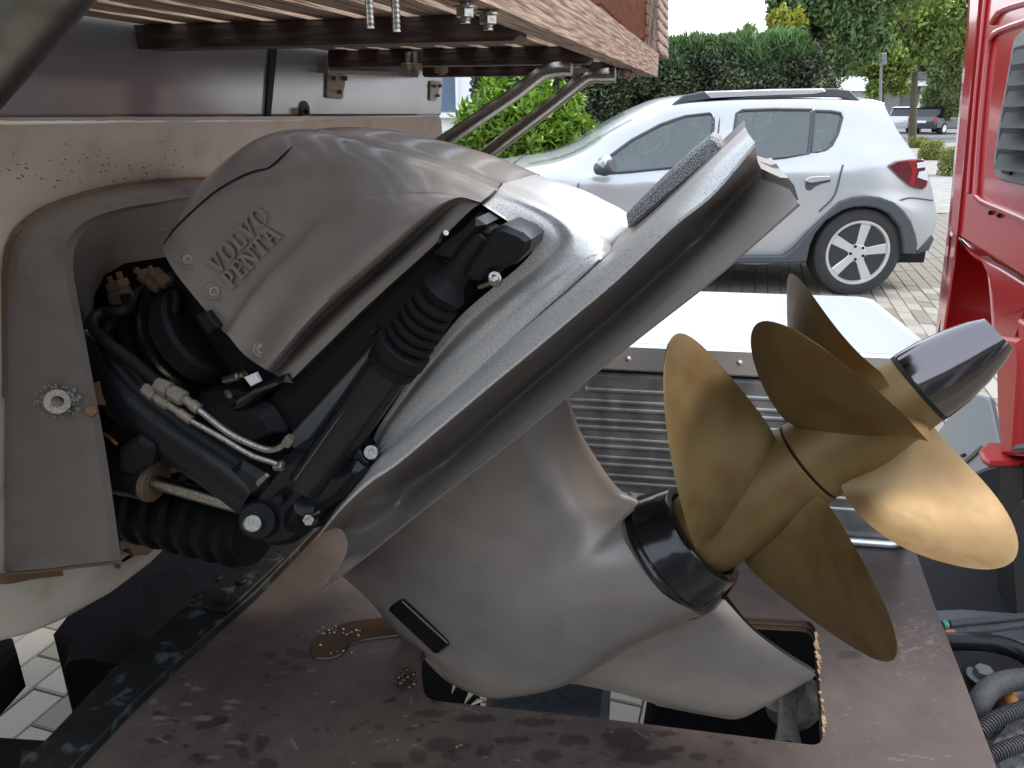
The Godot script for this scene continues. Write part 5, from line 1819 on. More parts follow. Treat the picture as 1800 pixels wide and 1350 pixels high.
	for k in 22:
		var c := B(712 + rng.randf_range(-20, 20), 1195 + rng.randf_range(-18, 16), 0.0004)
		var s := rng.randf_range(0.0012, 0.0038)
		mb.lathe(c, c + Vector3.UP * s * 0.9, [[0, s], [0.5, s * 0.86], [0.85, s * 0.5], [1, s * 0.1]], 10)
	o = put("foam_drops", mb, M.puddle)
	tag(o, "cluster of dark wet bubbles at the left end of the cut-out", "water drops", "", "stuff")

func board_uv(p: Vector3) -> Vector2:
	return Vector2((p.x + 0.85) / 1.5, (p.z + 1.45) / 1.5)

func board_material() -> StandardMaterial3D:
	var n := 900
	var img := Image.create(n, n, false, Image.FORMAT_RGB8)
	var a := FastNoiseLite.new(); a.seed = 61; a.frequency = 0.006; a.fractal_octaves = 5
	var b := FastNoiseLite.new(); b.seed = 62; b.frequency = 0.05; b.fractal_octaves = 3
	for y in n:
		for x in n:
			var v := 1.0 + 0.20 * a.get_noise_2d(x, y) + 0.10 * b.get_noise_2d(x, y)
			var w := clampf(a.get_noise_2d(x + 900, y * 0.7) * 2.2 - 0.25, 0.0, 1.0)
			img.set_pixel(x, y, Color(0.262 * v + 0.055 * w, 0.220 * v + 0.048 * w, 0.205 * v + 0.04 * w))
	# dark drops and smears, pale scratches
	var r := RandomNumberGenerator.new()
	r.seed = 12
	var spots := [[474, 1153, 11, 7], [499, 1165, 9, 6], [523, 1175, 15, 9], [471, 1186, 9, 6], [488, 1192, 5, 3], [500, 1191, 5, 3], [517, 1147, 14, 9], [535, 1150, 10, 7], [524, 1118, 6, 4], [540, 1125, 10, 6], [612, 1071, 8, 4],
		[427, 1297, 14, 9], [404, 1307, 14, 10], [428, 1323, 11, 16], [460, 1300, 16, 12], [360, 1274, 24, 8], [388, 1265, 18, 7], [357, 1333, 24, 12], [393, 1268, 8, 7], [280, 1258, 20, 7], [268, 1302, 16, 7], [295, 1296, 10, 6], [455, 1312, 10, 12], [470, 1345, 20, 14],
		[780, 1310, 44, 15], [738, 1328, 18, 14], [790, 1330, 16, 12], [850, 1322, 14, 10], [620, 1279, 8, 6], [665, 1278, 10, 6], [576, 1282, 6, 5], [740, 1275, 5, 4], [690, 1230, 7, 4], [708, 1200, 22, 20], [760, 1255, 30, 8], [840, 1262, 40, 8], [940, 1270, 40, 10], [1100, 1300, 46, 24], [1130, 1330, 60, 16], [1010, 1300, 30, 12], [960, 1330, 30, 14], [1190, 1318, 16, 7], [1280, 1305, 12, 6], [1230, 1330, 20, 8], [1265, 1338, 8, 5], [900, 1300, 36, 8], [680, 1345, 40, 8], [1170, 1290, 30, 6], [1490, 1150, 26, 8]]
	for k in 90:
		spots.append([r.randf_range(250, 1350), r.randf_range(1215, 1345), r.randf_range(2, 9), r.randf_range(1.5, 4)])
	for s in spots:
		splat(img, s[0], s[1], s[2], s[3], Color(0.12, 0.085, 0.08), 0.5, b)
	for k in 160:
		var x := r.randf_range(200, 1700); var y := r.randf_range(960, 1345)
		splat(img, x, y, r.randf_range(1, 7), r.randf_range(0.6, 1.6), Color(0.5, 0.45, 0.42), 0.5, b)
	for k in 110:
		splat(img, r.randfn(1610, 34), r.randfn(1120, 24), r.randf_range(2, 7), r.randf_range(1, 3), Color(0.46, 0.39, 0.34), 0.5, b)
	for k in 12:
		splat(img, r.randf_range(220, 420), r.randf_range(1190, 1345), r.randf_range(8, 22), r.randf_range(3, 6), Color(0.48, 0.42, 0.39), 0.5, b)
	for k in 46:
		var x := r.randf_range(220, 1700); var y := r.randf_range(960, 1345)
		var dx := r.randf_range(-3, 3); var dy := r.randf_range(-1.2, 1.2)
		var tone := Color(0.50, 0.45, 0.42) if k % 3 else Color(0.20, 0.15, 0.14)
		for i in int(r.randf_range(8, 30)):
			splat(img, x + dx * i, y + dy * i, 2.2, 0.9, tone, 0.35, b)
	var m := StandardMaterial3D.new()
	m.resource_name = "film_faced_plywood"
	m.albedo_texture = ImageTexture.create_from_image(img)
	m.roughness_texture = noise(63, 0.006, 4, [[0.0, 0.30], [0.5, 0.42], [1.0, 0.6]])
	m.roughness = 1.0
	# fine mesh pattern pressed into the film
	var tile := Image.create(16, 16, false, Image.FORMAT_RGB8)
	for y in 16:
		for x in 16:
			var e := minf(1.0, 0.35 + 0.65 * sin(PI * (x + 0.5) / 16.0) * sin(PI * (y + 0.5) / 16.0) * 1.5)
			tile.set_pixel(x, y, Color(e, e, e))
	var mesh_tex := ImageTexture.create_from_image(tile)
	m.heightmap_enabled = true
	m.heightmap_texture = big_mesh(tile)
	m.heightmap_scale = 0.035
	return m

func big_mesh(tile: Image) -> ImageTexture:
	var n := 2048
	var img := Image.create(n, n, false, Image.FORMAT_RGB8)
	var t := tile.duplicate()
	t.resize(4, 4)
	for x in n / 4:
		img.blit_rect(t, Rect2i(0, 0, 4, 4), Vector2i(x * 4, 0))
	var h := 4
	while h < n:
		img.blit_rect(img.get_region(Rect2i(0, 0, n, h)), Rect2i(0, 0, n, h), Vector2i(0, h))
		h *= 2
	return ImageTexture.create_from_image(img)

func splat(img: Image, x: float, y: float, rx: float, ry: float, col: Color, much: float, f: FastNoiseLite) -> void:
	var n := img.get_width()
	var c := board_uv(B(x, y, 0)) * n
	var ex := board_uv(B(x + rx, y, 0)) * n - c
	var ey := board_uv(B(x, y + ry, 0)) * n - c
	var hx := int(absf(ex.x) + absf(ey.x)) + 2
	var hy := int(absf(ex.y) + absf(ey.y)) + 2
	var det := ex.x * ey.y - ex.y * ey.x
	if absf(det) < 1e-6: return
	for j in range(-hy, hy + 1):
		for i in range(-hx, hx + 1):
			var u := (i * ey.y - j * ey.x) / det
			var v := (ex.x * j - ex.y * i) / det
			var px_ := int(c.x) + i; var py := int(c.y) + j
			if px_ < 0 or py < 0 or px_ >= n or py >= n: continue
			var d := u * u + v * v + f.get_noise_2d(px_ * 2.0, py * 2.0) * 0.7
			if d < 1.0:
				img.set_pixel(px_, py, img.get_pixel(px_, py).lerp(col, much * clampf((1.0 - d) * 2.0, 0.0, 1.0)))

func chassis() -> void:
	# flat black rail along the board
	var mb := Mb.new()
	var hr := HB + 0.012
	var rail := func(x, y, n): return H(x, y, hr + n)
	mb.prism(px(rail, [620, 820, 660, 845, 556, 930, 450, 1040, 327, 1147, 237, 1232, 128, 1345, -40, 1520, -160, 1520, 35, 1345, 190, 1184, 330, 1062, 400, 1000, 480, 940], 0.0), Vector3.DOWN * 0.012, 0.0015)
	var t := put("frame_rail", mb, M.frame_black)
	tag(t, "chipped black steel frame rail along the board's left edge", "frame rail")
	mb = Mb.new()
	mb.prism(px(rail, [330, 1062, 352, 1066, 399, 1074, 440, 1036, 500, 980, 470, 960, 400, 1000], 0.004), Vector3.DOWN * 0.0038, 0.001)
	var pl := put("splice_plate", mb, M.frame_black, t)
	for s in [[346, 1052], [394, 1055], [383, 1018], [425, 1024]]:
		mb = Mb.new()
		bolt((rail as Callable).call(s[0], s[1], 0.004), Vector3.UP, 0.006, 0.004, mb, 0.0, 14)
		put("rivet", mb, M.frame_black, pl)
	mb = Mb.new()
	mb.prism(px(rail, [-160, 1520, 35, 1345, 40, 1318, 130, 1330, 118, 1352, -40, 1520], 0.004), Vector3.DOWN * 0.0038, 0.001)
	put("splice_plate", mb, M.frame_black, t)
	# web of the rail and the dark running gear between it and the hull
	mb = Mb.new()
	var a: Vector3 = (rail as Callable).call(190, 1184, -0.012); var b: Vector3 = (rail as Callable).call(600, 830, -0.012)
	mb.prism(PackedVector3Array([a, b, b + Vector3.DOWN * 0.18, a + Vector3.DOWN * 0.18]), (b - a).cross(Vector3.UP).normalized() * 0.008)
	put("rail_web", mb, M.frame_black, t)
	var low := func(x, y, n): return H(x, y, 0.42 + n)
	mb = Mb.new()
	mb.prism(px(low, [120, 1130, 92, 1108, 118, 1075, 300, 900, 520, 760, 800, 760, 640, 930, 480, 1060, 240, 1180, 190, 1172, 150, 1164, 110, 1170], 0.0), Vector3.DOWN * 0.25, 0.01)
	var o := put("axle_carrier", mb, M.shadow_black)
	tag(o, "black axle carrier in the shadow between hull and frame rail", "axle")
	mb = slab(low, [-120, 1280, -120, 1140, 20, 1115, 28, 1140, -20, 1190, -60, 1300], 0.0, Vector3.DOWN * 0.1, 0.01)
	o = put("trailer_arm", mb, M.shadow_black)
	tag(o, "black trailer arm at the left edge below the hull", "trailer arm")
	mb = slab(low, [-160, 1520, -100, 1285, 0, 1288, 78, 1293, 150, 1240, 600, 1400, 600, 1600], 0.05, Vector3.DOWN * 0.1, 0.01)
	o = put("lower_crossmember", mb, M.shadow_black)
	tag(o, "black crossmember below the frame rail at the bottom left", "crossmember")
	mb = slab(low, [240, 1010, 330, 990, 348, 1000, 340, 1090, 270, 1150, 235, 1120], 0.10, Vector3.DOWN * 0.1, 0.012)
	o = put("dark_housing", mb, M.shadow_black)
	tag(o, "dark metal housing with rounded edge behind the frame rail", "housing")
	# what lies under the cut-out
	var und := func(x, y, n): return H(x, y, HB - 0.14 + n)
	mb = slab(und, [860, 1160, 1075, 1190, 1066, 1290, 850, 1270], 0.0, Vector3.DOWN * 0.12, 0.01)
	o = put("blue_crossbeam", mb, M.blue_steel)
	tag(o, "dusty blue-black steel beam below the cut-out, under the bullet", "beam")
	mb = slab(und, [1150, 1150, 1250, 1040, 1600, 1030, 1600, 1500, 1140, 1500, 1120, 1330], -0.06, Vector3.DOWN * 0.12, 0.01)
	o = put("gearbox", mb, M.shadow_black)
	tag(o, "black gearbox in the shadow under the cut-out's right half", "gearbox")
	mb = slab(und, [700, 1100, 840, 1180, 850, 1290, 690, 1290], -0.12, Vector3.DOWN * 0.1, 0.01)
	o = put("hose_bundle_tray", mb, M.shadow_black)
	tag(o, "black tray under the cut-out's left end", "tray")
	var t2 := thing("casting", (und as Callable).call(1380, 1300, 0), "dusty grey cast elbow with open pipe stub under the skeg", "casting")
	mb = rod(und, [1375, 1210, 0.015], [1410, 1250, -0.02], [[0, 20], [0.1, 42], [0.5, 52], [0.9, 46], [1, 20]], 24)
	put("housing", mb, M.casting, t2)
	mb = rod(und, [1382, 1235, 0.03], [1386, 1318, 0.05], [[0, 16], [0.6, 17], [0.8, 21], [1, 22], [1, 17], [0.7, 15]], 24)
	put("pipe_stub", mb, M.casting, t2)
	# bent metal strip in the gap at the left end
	for s in [[797, 1195, 792, 1218, 2.2, 0], [824, 1216, 814, 1236, 2.0, 1], [840, 1228, 826, 1238, 1.6, 2]]:
		mb = slab(und, [s[0], s[1], s[0] + 8, s[1] + 3, s[2] + 2, s[3]], 0.04, Vector3.DOWN * 0.002)
		o = put("bright_strip", mb, M.alu_bright, null)
		tag(o, ["upper bright metal strip in the gap below the bullet", "middle bright metal strip in the gap below the bullet", "lowest bright metal strip in the gap below the bullet"][s[5]], "strip")

func box() -> void:
	# aluminium tool box on the board
	var z0 := -(H(1540, 964, HB).z)
	var yaw := 0.15
	var b := Basis(Vector3.UP, -yaw)
	var ne := H(1592, 963, HB)
	var fw := Plane(b.z, ne)
	var onf := func(x, y, n): return hit(x, y, ne + b.z * n, b.z)
	var top: float = ((onf as Callable).call(1598, 626, 0.0) as Vector3).y
	var hgt := top - HB
	var wid := 0.60
	var depth := 0.34
	var t := thing("tool_box", ne - b.x * wid / 2, "ribbed aluminium tool box with white lid behind the propellers", "tool box")
	var o := ne - b.x * wid / 2 + Vector3.UP * (hgt / 2) - b.z * depth / 2
	var mb := Mb.new()
	mb.box(o + Vector3.DOWN * 0.02, b, Vector3(wid - 0.008, hgt - 0.05, depth - 0.008), 0.004)
	put("body", mb, M.alu, t)
	# ribs pressed into the front and right sides
	var nr := 6
	for k in nr:
		var y: float = HB + 0.045 + (hgt - 0.11) * (k + 0.5) / nr
		for e in [[-0.0085, 0.004], [0.0085, 0.004]]:
			mb = Mb.new()
			mb.tube(PackedVector3Array([Vector3(0, 0, 0), b.x * (wid - 0.03)]), 0.0050, 12, 1.0)
			mb.v = Mb.moved(mb.v, Vector3(ne.x, y + e[0], ne.z) - b.x * (wid - 0.015) - b.z * 0.0072)
			put("rib", mb, M.alu, t)
		mb = Mb.new()
		mb.tube(PackedVector3Array([Vector3(0, 0, 0), -b.z * (depth - 0.03)]), 0.0042, 10, 1.0)
		mb.v = Mb.moved(mb.v, Vector3(ne.x, y, ne.z) - b.z * 0.015 - b.x * 0.0035)
		put("rib", mb, M.alu, t)
	# lid
	var lid := PackedVector3Array()
	var lp := [[-1, -1], [1, -1], [1, 1], [-1, 1]]
	for c in 4:
		var d: Array = lp[c]
		for k in 7:
			var a0 := PI + c * PI / 2 + k / 6.0 * PI / 2
			var rr := 0.03
			lid.append(o + b.x * (d[0] * (wid / 2 + 0.004 - rr) + cos(a0) * rr) + b.z * (d[1] * (depth / 2 + 0.004 - rr) + sin(a0) * rr) + Vector3.UP * hgt / 2)
	mb = Mb.new()
	mb.prism(lid, Vector3.DOWN * 0.038, 0.003)
	var ld := put("lid_frame", mb, M.alu_bright, t)
	var lt := PackedVector3Array()
	for q in lid: lt.append(o + (q - o) * Vector3(0.955, 1, 0.955) + Vector3.UP * (hgt / 2 + 0.001) - Vector3.UP * (q.y - o.y))
	mb = Mb.new()
	mb.prism(lt, Vector3.DOWN * 0.004, 0.001)
	put("lid_sheet", mb, M.lid_paint, ld)
	for s in [[1104, 631], [1300, 638], [1440, 642]]:
		mb = rod(onf, [s[0], s[1], 0.004], [s[0], s[1], 0.008], [[0, 5.5], [0.5, 5], [1, 2]], 12)
		put("rivet", mb, M.alu_bright, ld)
	# bottom frame tube
	mb = Mb.new()
	var bt := PackedVector3Array()
	for q in lid: bt.append(Vector3(q.x, HB + 0.006, q.z))
	bt.append(bt[0]); 
	mb.tube(bt, 0.0058, 10)
	put("foot_frame", mb, M.alu_bright, t)
	mb = slab(onf, [985, 662, 1040, 664, 1034, 690, 985, 688], 0.003, -b.z * 0.002, 0.0005)
	var cp := put("corner_plate", mb, M.alu, t)
	mb = rod(onf, [1030, 683, 0.003], [1030, 683, 0.007], [[0, 4.5], [1, 2]], 10)
	put("rivet", mb, M.alu_bright, cp)

# ---------------------------------------------------------------- lifting gear, hoses and lines
func linkage() -> void:
	var o := outdrive
	# trim cylinder
	var cy := put("trim_cylinder", rod(D, [540, 853, 0.125], [706, 617, 0.125], [[0, 30], [0.02, 38.5], [0.97, 38.5], [1, 34]], 48), M.ram_black, o)
	var p := smooth3(D, [520, 843, 0.1415, 600, 730, 0.1415, 682, 613, 0.1415], 12)
	var mb := Mb.new()
	mb.tube(p, 0.0011, 6)
	put("casting_seam", mb, M.gunmetal, cy)
	put("end_band", rod(D, [686, 646, 0.125], [714, 606, 0.125], [[0, 38], [0.04, 46], [0.3, 47], [0.34, 43], [0.5, 43], [0.54, 50], [0.92, 50], [1, 44]], 40), M.rubber, cy)
	var prof := [[0, 42]]
	for k in 6:
		var f := k / 6.0
		prof.append([f + 0.02, lerpf(47, 40, f)]); prof.append([f + 0.08, lerpf(48, 41, f)]); prof.append([f + 0.12, lerpf(36, 30, f)]); prof.append([f + 0.15, lerpf(36, 30, f)])
	prof.append([1, 26])
	put("rubber_bellows", rod(D, [708, 614, 0.125], [772, 523, 0.125], prof, 40), M.rubber, cy)
	put("cup", rod(D, [760, 541, 0.125], [797, 488, 0.125], [[0, 24], [0.1, 26], [0.45, 38], [0.58, 41], [0.66, 36], [1, 24]], 36), M.rubber, cy)
	put("rod_end", rod(D, [788, 500, 0.125], [850, 412, 0.125], [[0, 25], [0.5, 23], [0.85, 21], [1, 17]], 28), M.matt_black, cy)
	put("bellows_clip", rod(D, [652, 588, 0.112], [664, 574, 0.112], [[0, 6], [1, 6]], 10), M.matt_black, cy)
	for s in [[[758, 450, 776, 430, 810, 406, 834, 384, 852, 396, 838, 412, 818, 430, 792, 462, 764, 454], 0.135], [[813, 488, 826, 458, 846, 430, 864, 404, 884, 396, 918, 410, 932, 422, 930, 438, 904, 466, 866, 478, 838, 496], 0.140]]:
		mb = slab(D, s[0], s[1], -NN * 0.055, 0.004)
		put("clevis", mb, M.black_paint, o)
	mb = slab(D, [830, 405, 850, 400, 866, 406, 864, 418, 842, 440, 826, 432], 0.128, -NN * 0.03, 0.003)
	put("rod_eye", mb, M.rubber, o)
	mb = slab(D, [760, 452, 838, 364, 850, 366, 928, 408, 938, 418, 936, 436, 900, 472, 850, 520], 0.089, -NN * 0.012, 0.004)
	put("recess_pad", mb, M.ram_black, o)
	put("castle_nut", rod(D, [872, 494, 0.135], [868, 486, 0.150], [[0, 12], [0.7, 12], [0.75, 9], [1, 9], [1, 4], [0.8, 3]], 8), M.steel, o)
	put("castle_nut", rod(D, [776, 424, 0.10], [784, 409, 0.112], [[0, 7], [0.8, 7], [1, 5]], 8), M.steel, o)
	mb = Mb.new()
	mb.tube(smooth3(D, [842, 505, 0.13, 856, 500, 0.135, 866, 496, 0.137], 6), 0.0016, 6)
	put("split_pin", mb, M.old_steel, o)
	# lower knuckle of the cylinder and the suspension fork
	mb = slab(D, round_off([462, 842, 492, 806, 520, 800, 590, 830, 616, 812, 640, 832, 600, 880, 560, 905, 545, 936, 512, 962, 470, 968, 436, 938, 440, 870], 10), 0.135, -NN * 0.07, 0.008)
	var kn := put("knuckle", mb, M.black_paint, o)
	put("knuckle_boss", rod(D, [470, 905, 0.11], [452, 915, 0.145], [[0, 38], [0.8, 36], [1, 30]], 28), M.black_paint, kn)
	put("bolt_head", rod(D, [446, 918, 0.140], [444, 920, 0.155], [[0, 19], [0.2, 19], [0.25, 17], [0.9, 17], [1, 14]], 24), M.steel, kn)
	put("lock_nut", rod(D, [548, 912, 0.135], [542, 914, 0.150], [[0, 13], [0.8, 13], [1, 10], [1, 4], [0.8, 4]], 6), M.steel, kn)
	mb = Mb.new()
	mb.tube(smooth3(D, [548, 906, 0.148, 556, 903, 0.15, 562, 898, 0.15], 5), 0.0012, 6)
	put("split_pin", mb, M.steel, kn)
	put("knuckle_tooth", rod(D, [500, 868, 0.12], [488, 880, 0.146], [[0, 12], [0.9, 11], [1, 8]], 14), M.black_paint, kn)
	put("knuckle_rib", rod(D, [515, 925, 0.12], [535, 890, 0.14], [[0, 20], [0.5, 24], [1, 18]], 18), M.black_paint, kn)
	mb = Mb.new()
	var pts := smooth3(D, [140, 600, 0.085, 180, 650, 0.088, 250, 716, 0.092, 330, 776, 0.096, 400, 822, 0.10, 462, 868, 0.105], 24)
	var rad := []
	for i in 24:
		rad.append(len_of(lerpf(44, 52, i / 23.0), pts[i]))
	mb.tube(pts, rad, 26)
	var fk := put("suspension_fork", mb, M.black_paint, o)
	mb = slab(D, [400, 830, 420, 812, 470, 842, 462, 868, 440, 880, 424, 856], 0.14, -NN * 0.05, 0.006)
	put("fork_rib", mb, M.black_paint, fk)
	mb = slab(D, round_off([448, 848, 466, 832, 472, 838, 452, 858], 2), 0.143, -NN * 0.004, 0.001)
	put("fork_tag", mb, M.old_steel, fk)
	mb = Mb.new()
	mb.lathe(D(182, 690, 0.02), D(182, 690, 0.115), [[0, 0.014], [0.9, 0.014], [1, 0.012]], 24)
	put("pivot_collar", mb, M.crust, fk)
	# steering ram below
	put("ram_body", rod(D, [170, 810, 0.10], [266, 842, 0.10], [[0, 46], [0.6, 44], [0.8, 40], [1, 40]], 32), M.black_paint, o)
	mb = slab(D, round_off([205, 790, 240, 766, 268, 786, 262, 822, 232, 840, 204, 830], 6), 0.13, -NN * 0.05, 0.005)
	put("ram_block", mb, M.matt_black, o)
	put("ram_flange", rod(D, [263, 842, 0.10], [276, 846, 0.10], [[0, 36], [0.2, 39], [0.8, 39], [1, 36]], 36), M.crust, o)
	put("ram_rod", rod(D, [268, 846, 0.105], [420, 890, 0.105], [[0, 13.5], [1, 13.5]], 24), M.steel, o)
	put("rusty_link", pipe(D, [184, 762, 0.10, 194, 770, 0.11, 202, 778, 0.112, 206, 782, 0.112], 3.5, 8), M.copper, o)
	# bellows between boat and drive
	for s in [["drive_bellows", [150, 668, 0.0], [384, 574, 0.0], 112, 9], ["exhaust_bellows", [160, 862, 0.02], [452, 926, 0.03], 74, 9]]:
		prof = [[0, s[3] * 0.9]]
		for k in s[4]:
			var f: float = (k + 0.3) / s[4]
			prof.append([f - 0.02, s[3]]); prof.append([f + 0.012, s[3]]); prof.append([f + 0.03, s[3] * 0.88]); prof.append([f + 0.05, s[3] * 0.88])
		prof.append([1, s[3] * 0.9])
		put(s[0], rod(D, s[1], s[2], prof, 44), M.rubber, o)
	var fl := put("bellows_flange", rod(D, [340, 596, 0.035], [372, 574, 0.035], [[0, 88], [0.15, 94], [0.85, 94], [1, 88]], 48), M.matt_black, o)
	mb = slab(D, [342, 556, 362, 548, 384, 576, 364, 590], 0.10, -NN * 0.02, 0.002)
	put("flange_lug", mb, M.matt_black, fl)
	mb = rod(D, [330, 602, 0.035], [336, 598, 0.035], [[0, 97], [1, 97]], 48)
	put("hose_clamp", mb, M.steel, o)
	put("clamp_screw", rod(D, [396, 668, 0.097], [430, 658, 0.102], [[0, 8], [0.7, 8], [0.72, 5], [0.9, 5], [0.92, 7], [1, 6]], 12), M.steel, o)
	mb = slab(D, [428, 664, 448, 656, 456, 672, 440, 680], 0.105, -NN * 0.006, 0.001)
	put("white_tag", mb, M.white_paint, o)
	put("clamp_wire", pipe(D, [418, 640, 0.09, 430, 652, 0.10, 438, 664, 0.104], 1.2, 8, 6), M.steel, o)
	# hoses
	put("hose", pipe(D, [220, 518, 0.06, 226, 540, 0.075, 212, 548, 0.085, 180, 550, 0.09, 164, 560, 0.10, 166, 580, 0.11, 190, 602, 0.12, 240, 640, 0.125, 292, 684, 0.13], 10.5, 60, 16), M.rubber, o)
	put("hose", pipe(D, [200, 535, 0.05, 205, 552, 0.06, 195, 570, 0.075, 185, 590, 0.09, 215, 628, 0.115, 268, 690, 0.128], 9.5, 50, 16), M.rubber, o)
	put("hose", pipe(D, [286, 500, 0.05, 310, 520, 0.06, 300, 560, 0.07, 250, 600, 0.08], 9.0, 30, 14), M.rubber, o)
	for s in [[[192, 486, 0.055], [204, 534, 0.055], 10], [[208, 478, 0.06], [224, 526, 0.06], 12], [[238, 474, 0.055], [284, 506, 0.055], 13], [[262, 470, 0.06], [296, 500, 0.06], 12]]:
		var r: float = s[2]
		put("hose_fitting", rod(D, s[0], s[1], [[0, r * 0.45], [0.25, r * 0.45], [0.26, r], [0.5, r], [0.52, r * 0.86], [0.6, r * 0.86], [0.62, r * 1.05], [0.95, r * 1.05], [1, r * 0.9]], 8), M.crust, o)
	# two bright hydraulic lines
	for s in [[[279, 676, 0.135, 327, 703, 0.137, 350, 720, 0.138, 403, 761, 0.139, 450, 784, 0.139, 475, 791, 0.138, 493, 786, 0.137, 508, 774, 0.135], 6.6, [276, 674], [326, 702], 15, [503, 781], [512, 768]],
		[[256, 686, 0.135, 297, 712, 0.14, 337, 739, 0.141, 388, 768, 0.142, 428, 792, 0.142, 450, 803, 0.142, 488, 815, 0.14], 5.8, [254, 682], [300, 712], 13, [484, 818], [498, 819]]]:
		var ln := put("hydraulic_line", pipe(D, s[0], s[1], 50, 14), M.steel, o)
		var r: float = s[4]
		put("swaged_fitting", rod(D, s[2] + [0.136], s[3] + [0.138], [[0, r * 0.8], [0.3, r], [0.45, r], [0.46, r * 0.75], [0.55, r * 0.75], [0.56, r * 0.95], [0.95, r * 0.95], [1, r * 0.6]], 8), M.old_steel, ln)
		put("sleeve", rod(D, [s[0][3] - 4, s[0][4] - 3, s[0][5]], [s[0][6], s[0][7], s[0][8]], [[0, r * 0.55], [0.5, r * 0.55], [0.52, r * 0.68], [1, r * 0.66]], 14), M.old_steel, ln)
		put("union_nut", rod(D, s[5] + [0.136], s[6] + [0.136], [[0, 9.5], [0.9, 9.5], [1, 8]], 6), M.old_steel, ln)
	# small lever with lettering plate, dark casting between
	mb = slab(D, [400, 716, 440, 682, 500, 660, 512, 676, 470, 690, 430, 722, 410, 726], 0.10, -NN * 0.02, 0.004)
	put("cable_guide", mb, M.black_paint, o)
	mb = slab(D, [412, 706, 448, 684, 484, 672, 487, 678, 450, 692, 416, 712], 0.1005, -NN * 0.003, 0.0005)
	put("guide_strip", mb, M.dust_hose, o)
	mb = slab(D, round_off([330, 700, 400, 690, 470, 720, 500, 770, 440, 800, 380, 760], 14), 0.095, -NN * 0.08, 0.012)
	put("swivel_casting", mb, M.matt_black, o)
	put("brass_screw", rod(D, [400, 690, 0.095], [404, 696, 0.105], [[0, 6], [0.8, 6], [1, 4]], 8), M.crust, o)

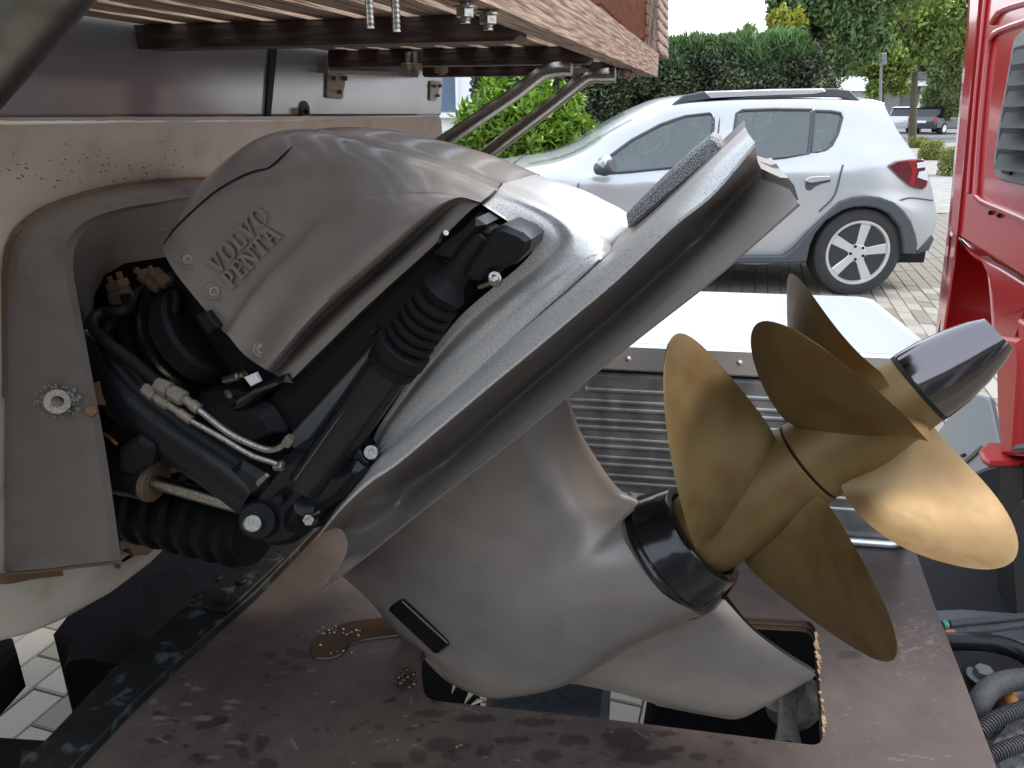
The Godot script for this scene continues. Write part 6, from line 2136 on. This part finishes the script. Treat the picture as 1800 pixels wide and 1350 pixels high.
func details() -> void:
	# engine bay at the lower right
	var q := func(x, y, n): return H(x, y, HB - 0.03 + n)
	var labels := ["upper black rubber pipe with green clip beside the board", "lower black rubber pipe beside the board"]
	for s in [[[1668, 1098, 0.02, 1720, 1092, 0.02, 1800, 1084, 0.02, 1900, 1076, 0.02], 0], [[1668, 1114, 0.015, 1720, 1108, 0.015, 1800, 1098, 0.015, 1900, 1090, 0.015], 1]]:
		var o := put("rubber_pipe", pipe(q, s[0], 7.0, 20, 14), M.dust_hose)
		tag(o, labels[s[1]], "pipe")
		if s[1] == 0:
			put("clip", rod(q, [1656, 1099, 0.02], [1664, 1098, 0.02], [[0, 8], [1, 8]], 12), M.green_clip, o)
		else:
			put("rusty_end", rod(q, [1660, 1115, 0.015], [1676, 1113, 0.015], [[0, 7.5], [1, 7.5]], 12), M.copper, o)
	var mb := slab(q, [1640, 1072, 1690, 1070, 1900, 1085, 1900, 1130, 1700, 1125, 1655, 1120], -0.02, Vector3.DOWN * 0.02, 0.002)
	var o := put("grey_tray", mb, M.gunmetal)
	tag(o, "grey metal tray under the two rubber pipes", "tray")
	mb = slab(q, [1560, 950, 1900, 950, 1900, 1560, 1700, 1560], -0.16, Vector3.DOWN * 0.05)
	o = put("engine_bay_floor", mb, M.matt_black)
	tag(o, "black floor of the engine bay beside the board", "floor panel")
	o = put("black_hose", pipe(q, [1660, 1128, 0.01, 1700, 1128, 0.015, 1750, 1132, 0.015, 1800, 1150, 0.015, 1860, 1200, 0.01], 16, 30, 18), M.black_paint)
	tag(o, "thick glossy black hose curving between pipes and bolt", "hose")
	var t := thing("engine_mount", (q as Callable).call(1725, 1200, 0), "black rubber engine mount with large hexagon bolt beside the board", "mount")
	put("rubber_block", rod(q, [1726, 1215, -0.04], [1726, 1196, 0.0], [[0, 40], [0.8, 38], [1, 34]], 30), M.rubber, t)
	mb = Mb.new()
	var at: Vector3 = (q as Callable).call(1727, 1190, 0.004)
	bolt(at, Vector3.UP, 0.0105, 0.009, mb, 0.017)
	put("bolt", mb, M.gunmetal, t)
	o = put("elbow_hose", pipe(q, [1715, 1270, -0.02, 1720, 1240, 0.0, 1742, 1210, 0.01, 1780, 1196, 0.012, 1860, 1192, 0.01], 19, 40, 20), M.dust_hose)
	tag(o, "fat black elbow hose below the large bolt", "hose")
	t = thing("pipe_joint", (q as Callable).call(1780, 1240, -0.02), "copper-brown hose coupling on a grey nozzle", "coupling")
	put("coupling", rod(q, [1770, 1218, -0.005], [1784, 1246, -0.005], [[0, 12], [0.3, 14], [0.35, 12], [1, 12]], 18), M.copper, t)
	put("nozzle", rod(q, [1764, 1205, -0.003], [1770, 1220, -0.004], [[0, 13], [1, 10]], 14), M.dust_hose, t)
	labels = ["upper grey corrugated conduit at the board's right edge", "lower grey corrugated conduit at the bottom right corner"]
	for s in [[[1722, 1288, 0.0, 1745, 1268, 0.004, 1780, 1252, 0.005, 1840, 1232, 0.0], 0], [[1738, 1330, 0.0, 1765, 1318, 0.004, 1800, 1306, 0.004, 1860, 1290, 0.0], 1]]:
		o = put("corrugated_conduit", ribbed(q, s[0], 14, 26, 0.22, 16), M.dust_hose)
		tag(o, labels[s[1]], "conduit")
	t = thing("engine_casting", (q as Callable).call(1790, 1300, -0.06), "grey cast engine part with ribs between the conduits", "engine part")
	mb = slab(q, round_off([1730, 1300, 1760, 1262, 1800, 1250, 1900, 1250, 1900, 1500, 1790, 1500, 1742, 1340], 8), -0.02, Vector3.DOWN * 0.08, 0.008)
	put("block", mb, M.casting, t)
	for k in 3:
		mb = slab(q, [1742 + k * 14, 1282 - k * 8, 1750 + k * 14, 1276 - k * 8, 1758 + k * 14, 1250 - k * 8, 1750 + k * 14, 1252 - k * 8], -0.012, Vector3.DOWN * 0.02, 0.002)
		put("rib", mb, M.casting, t)
	mb = slab(q, [1782, 1214, 1810, 1210, 1810, 1232, 1790, 1236], -0.01, Vector3.DOWN * 0.01, 0.001)
	put("label_plate", mb, M.alu_bright, t)
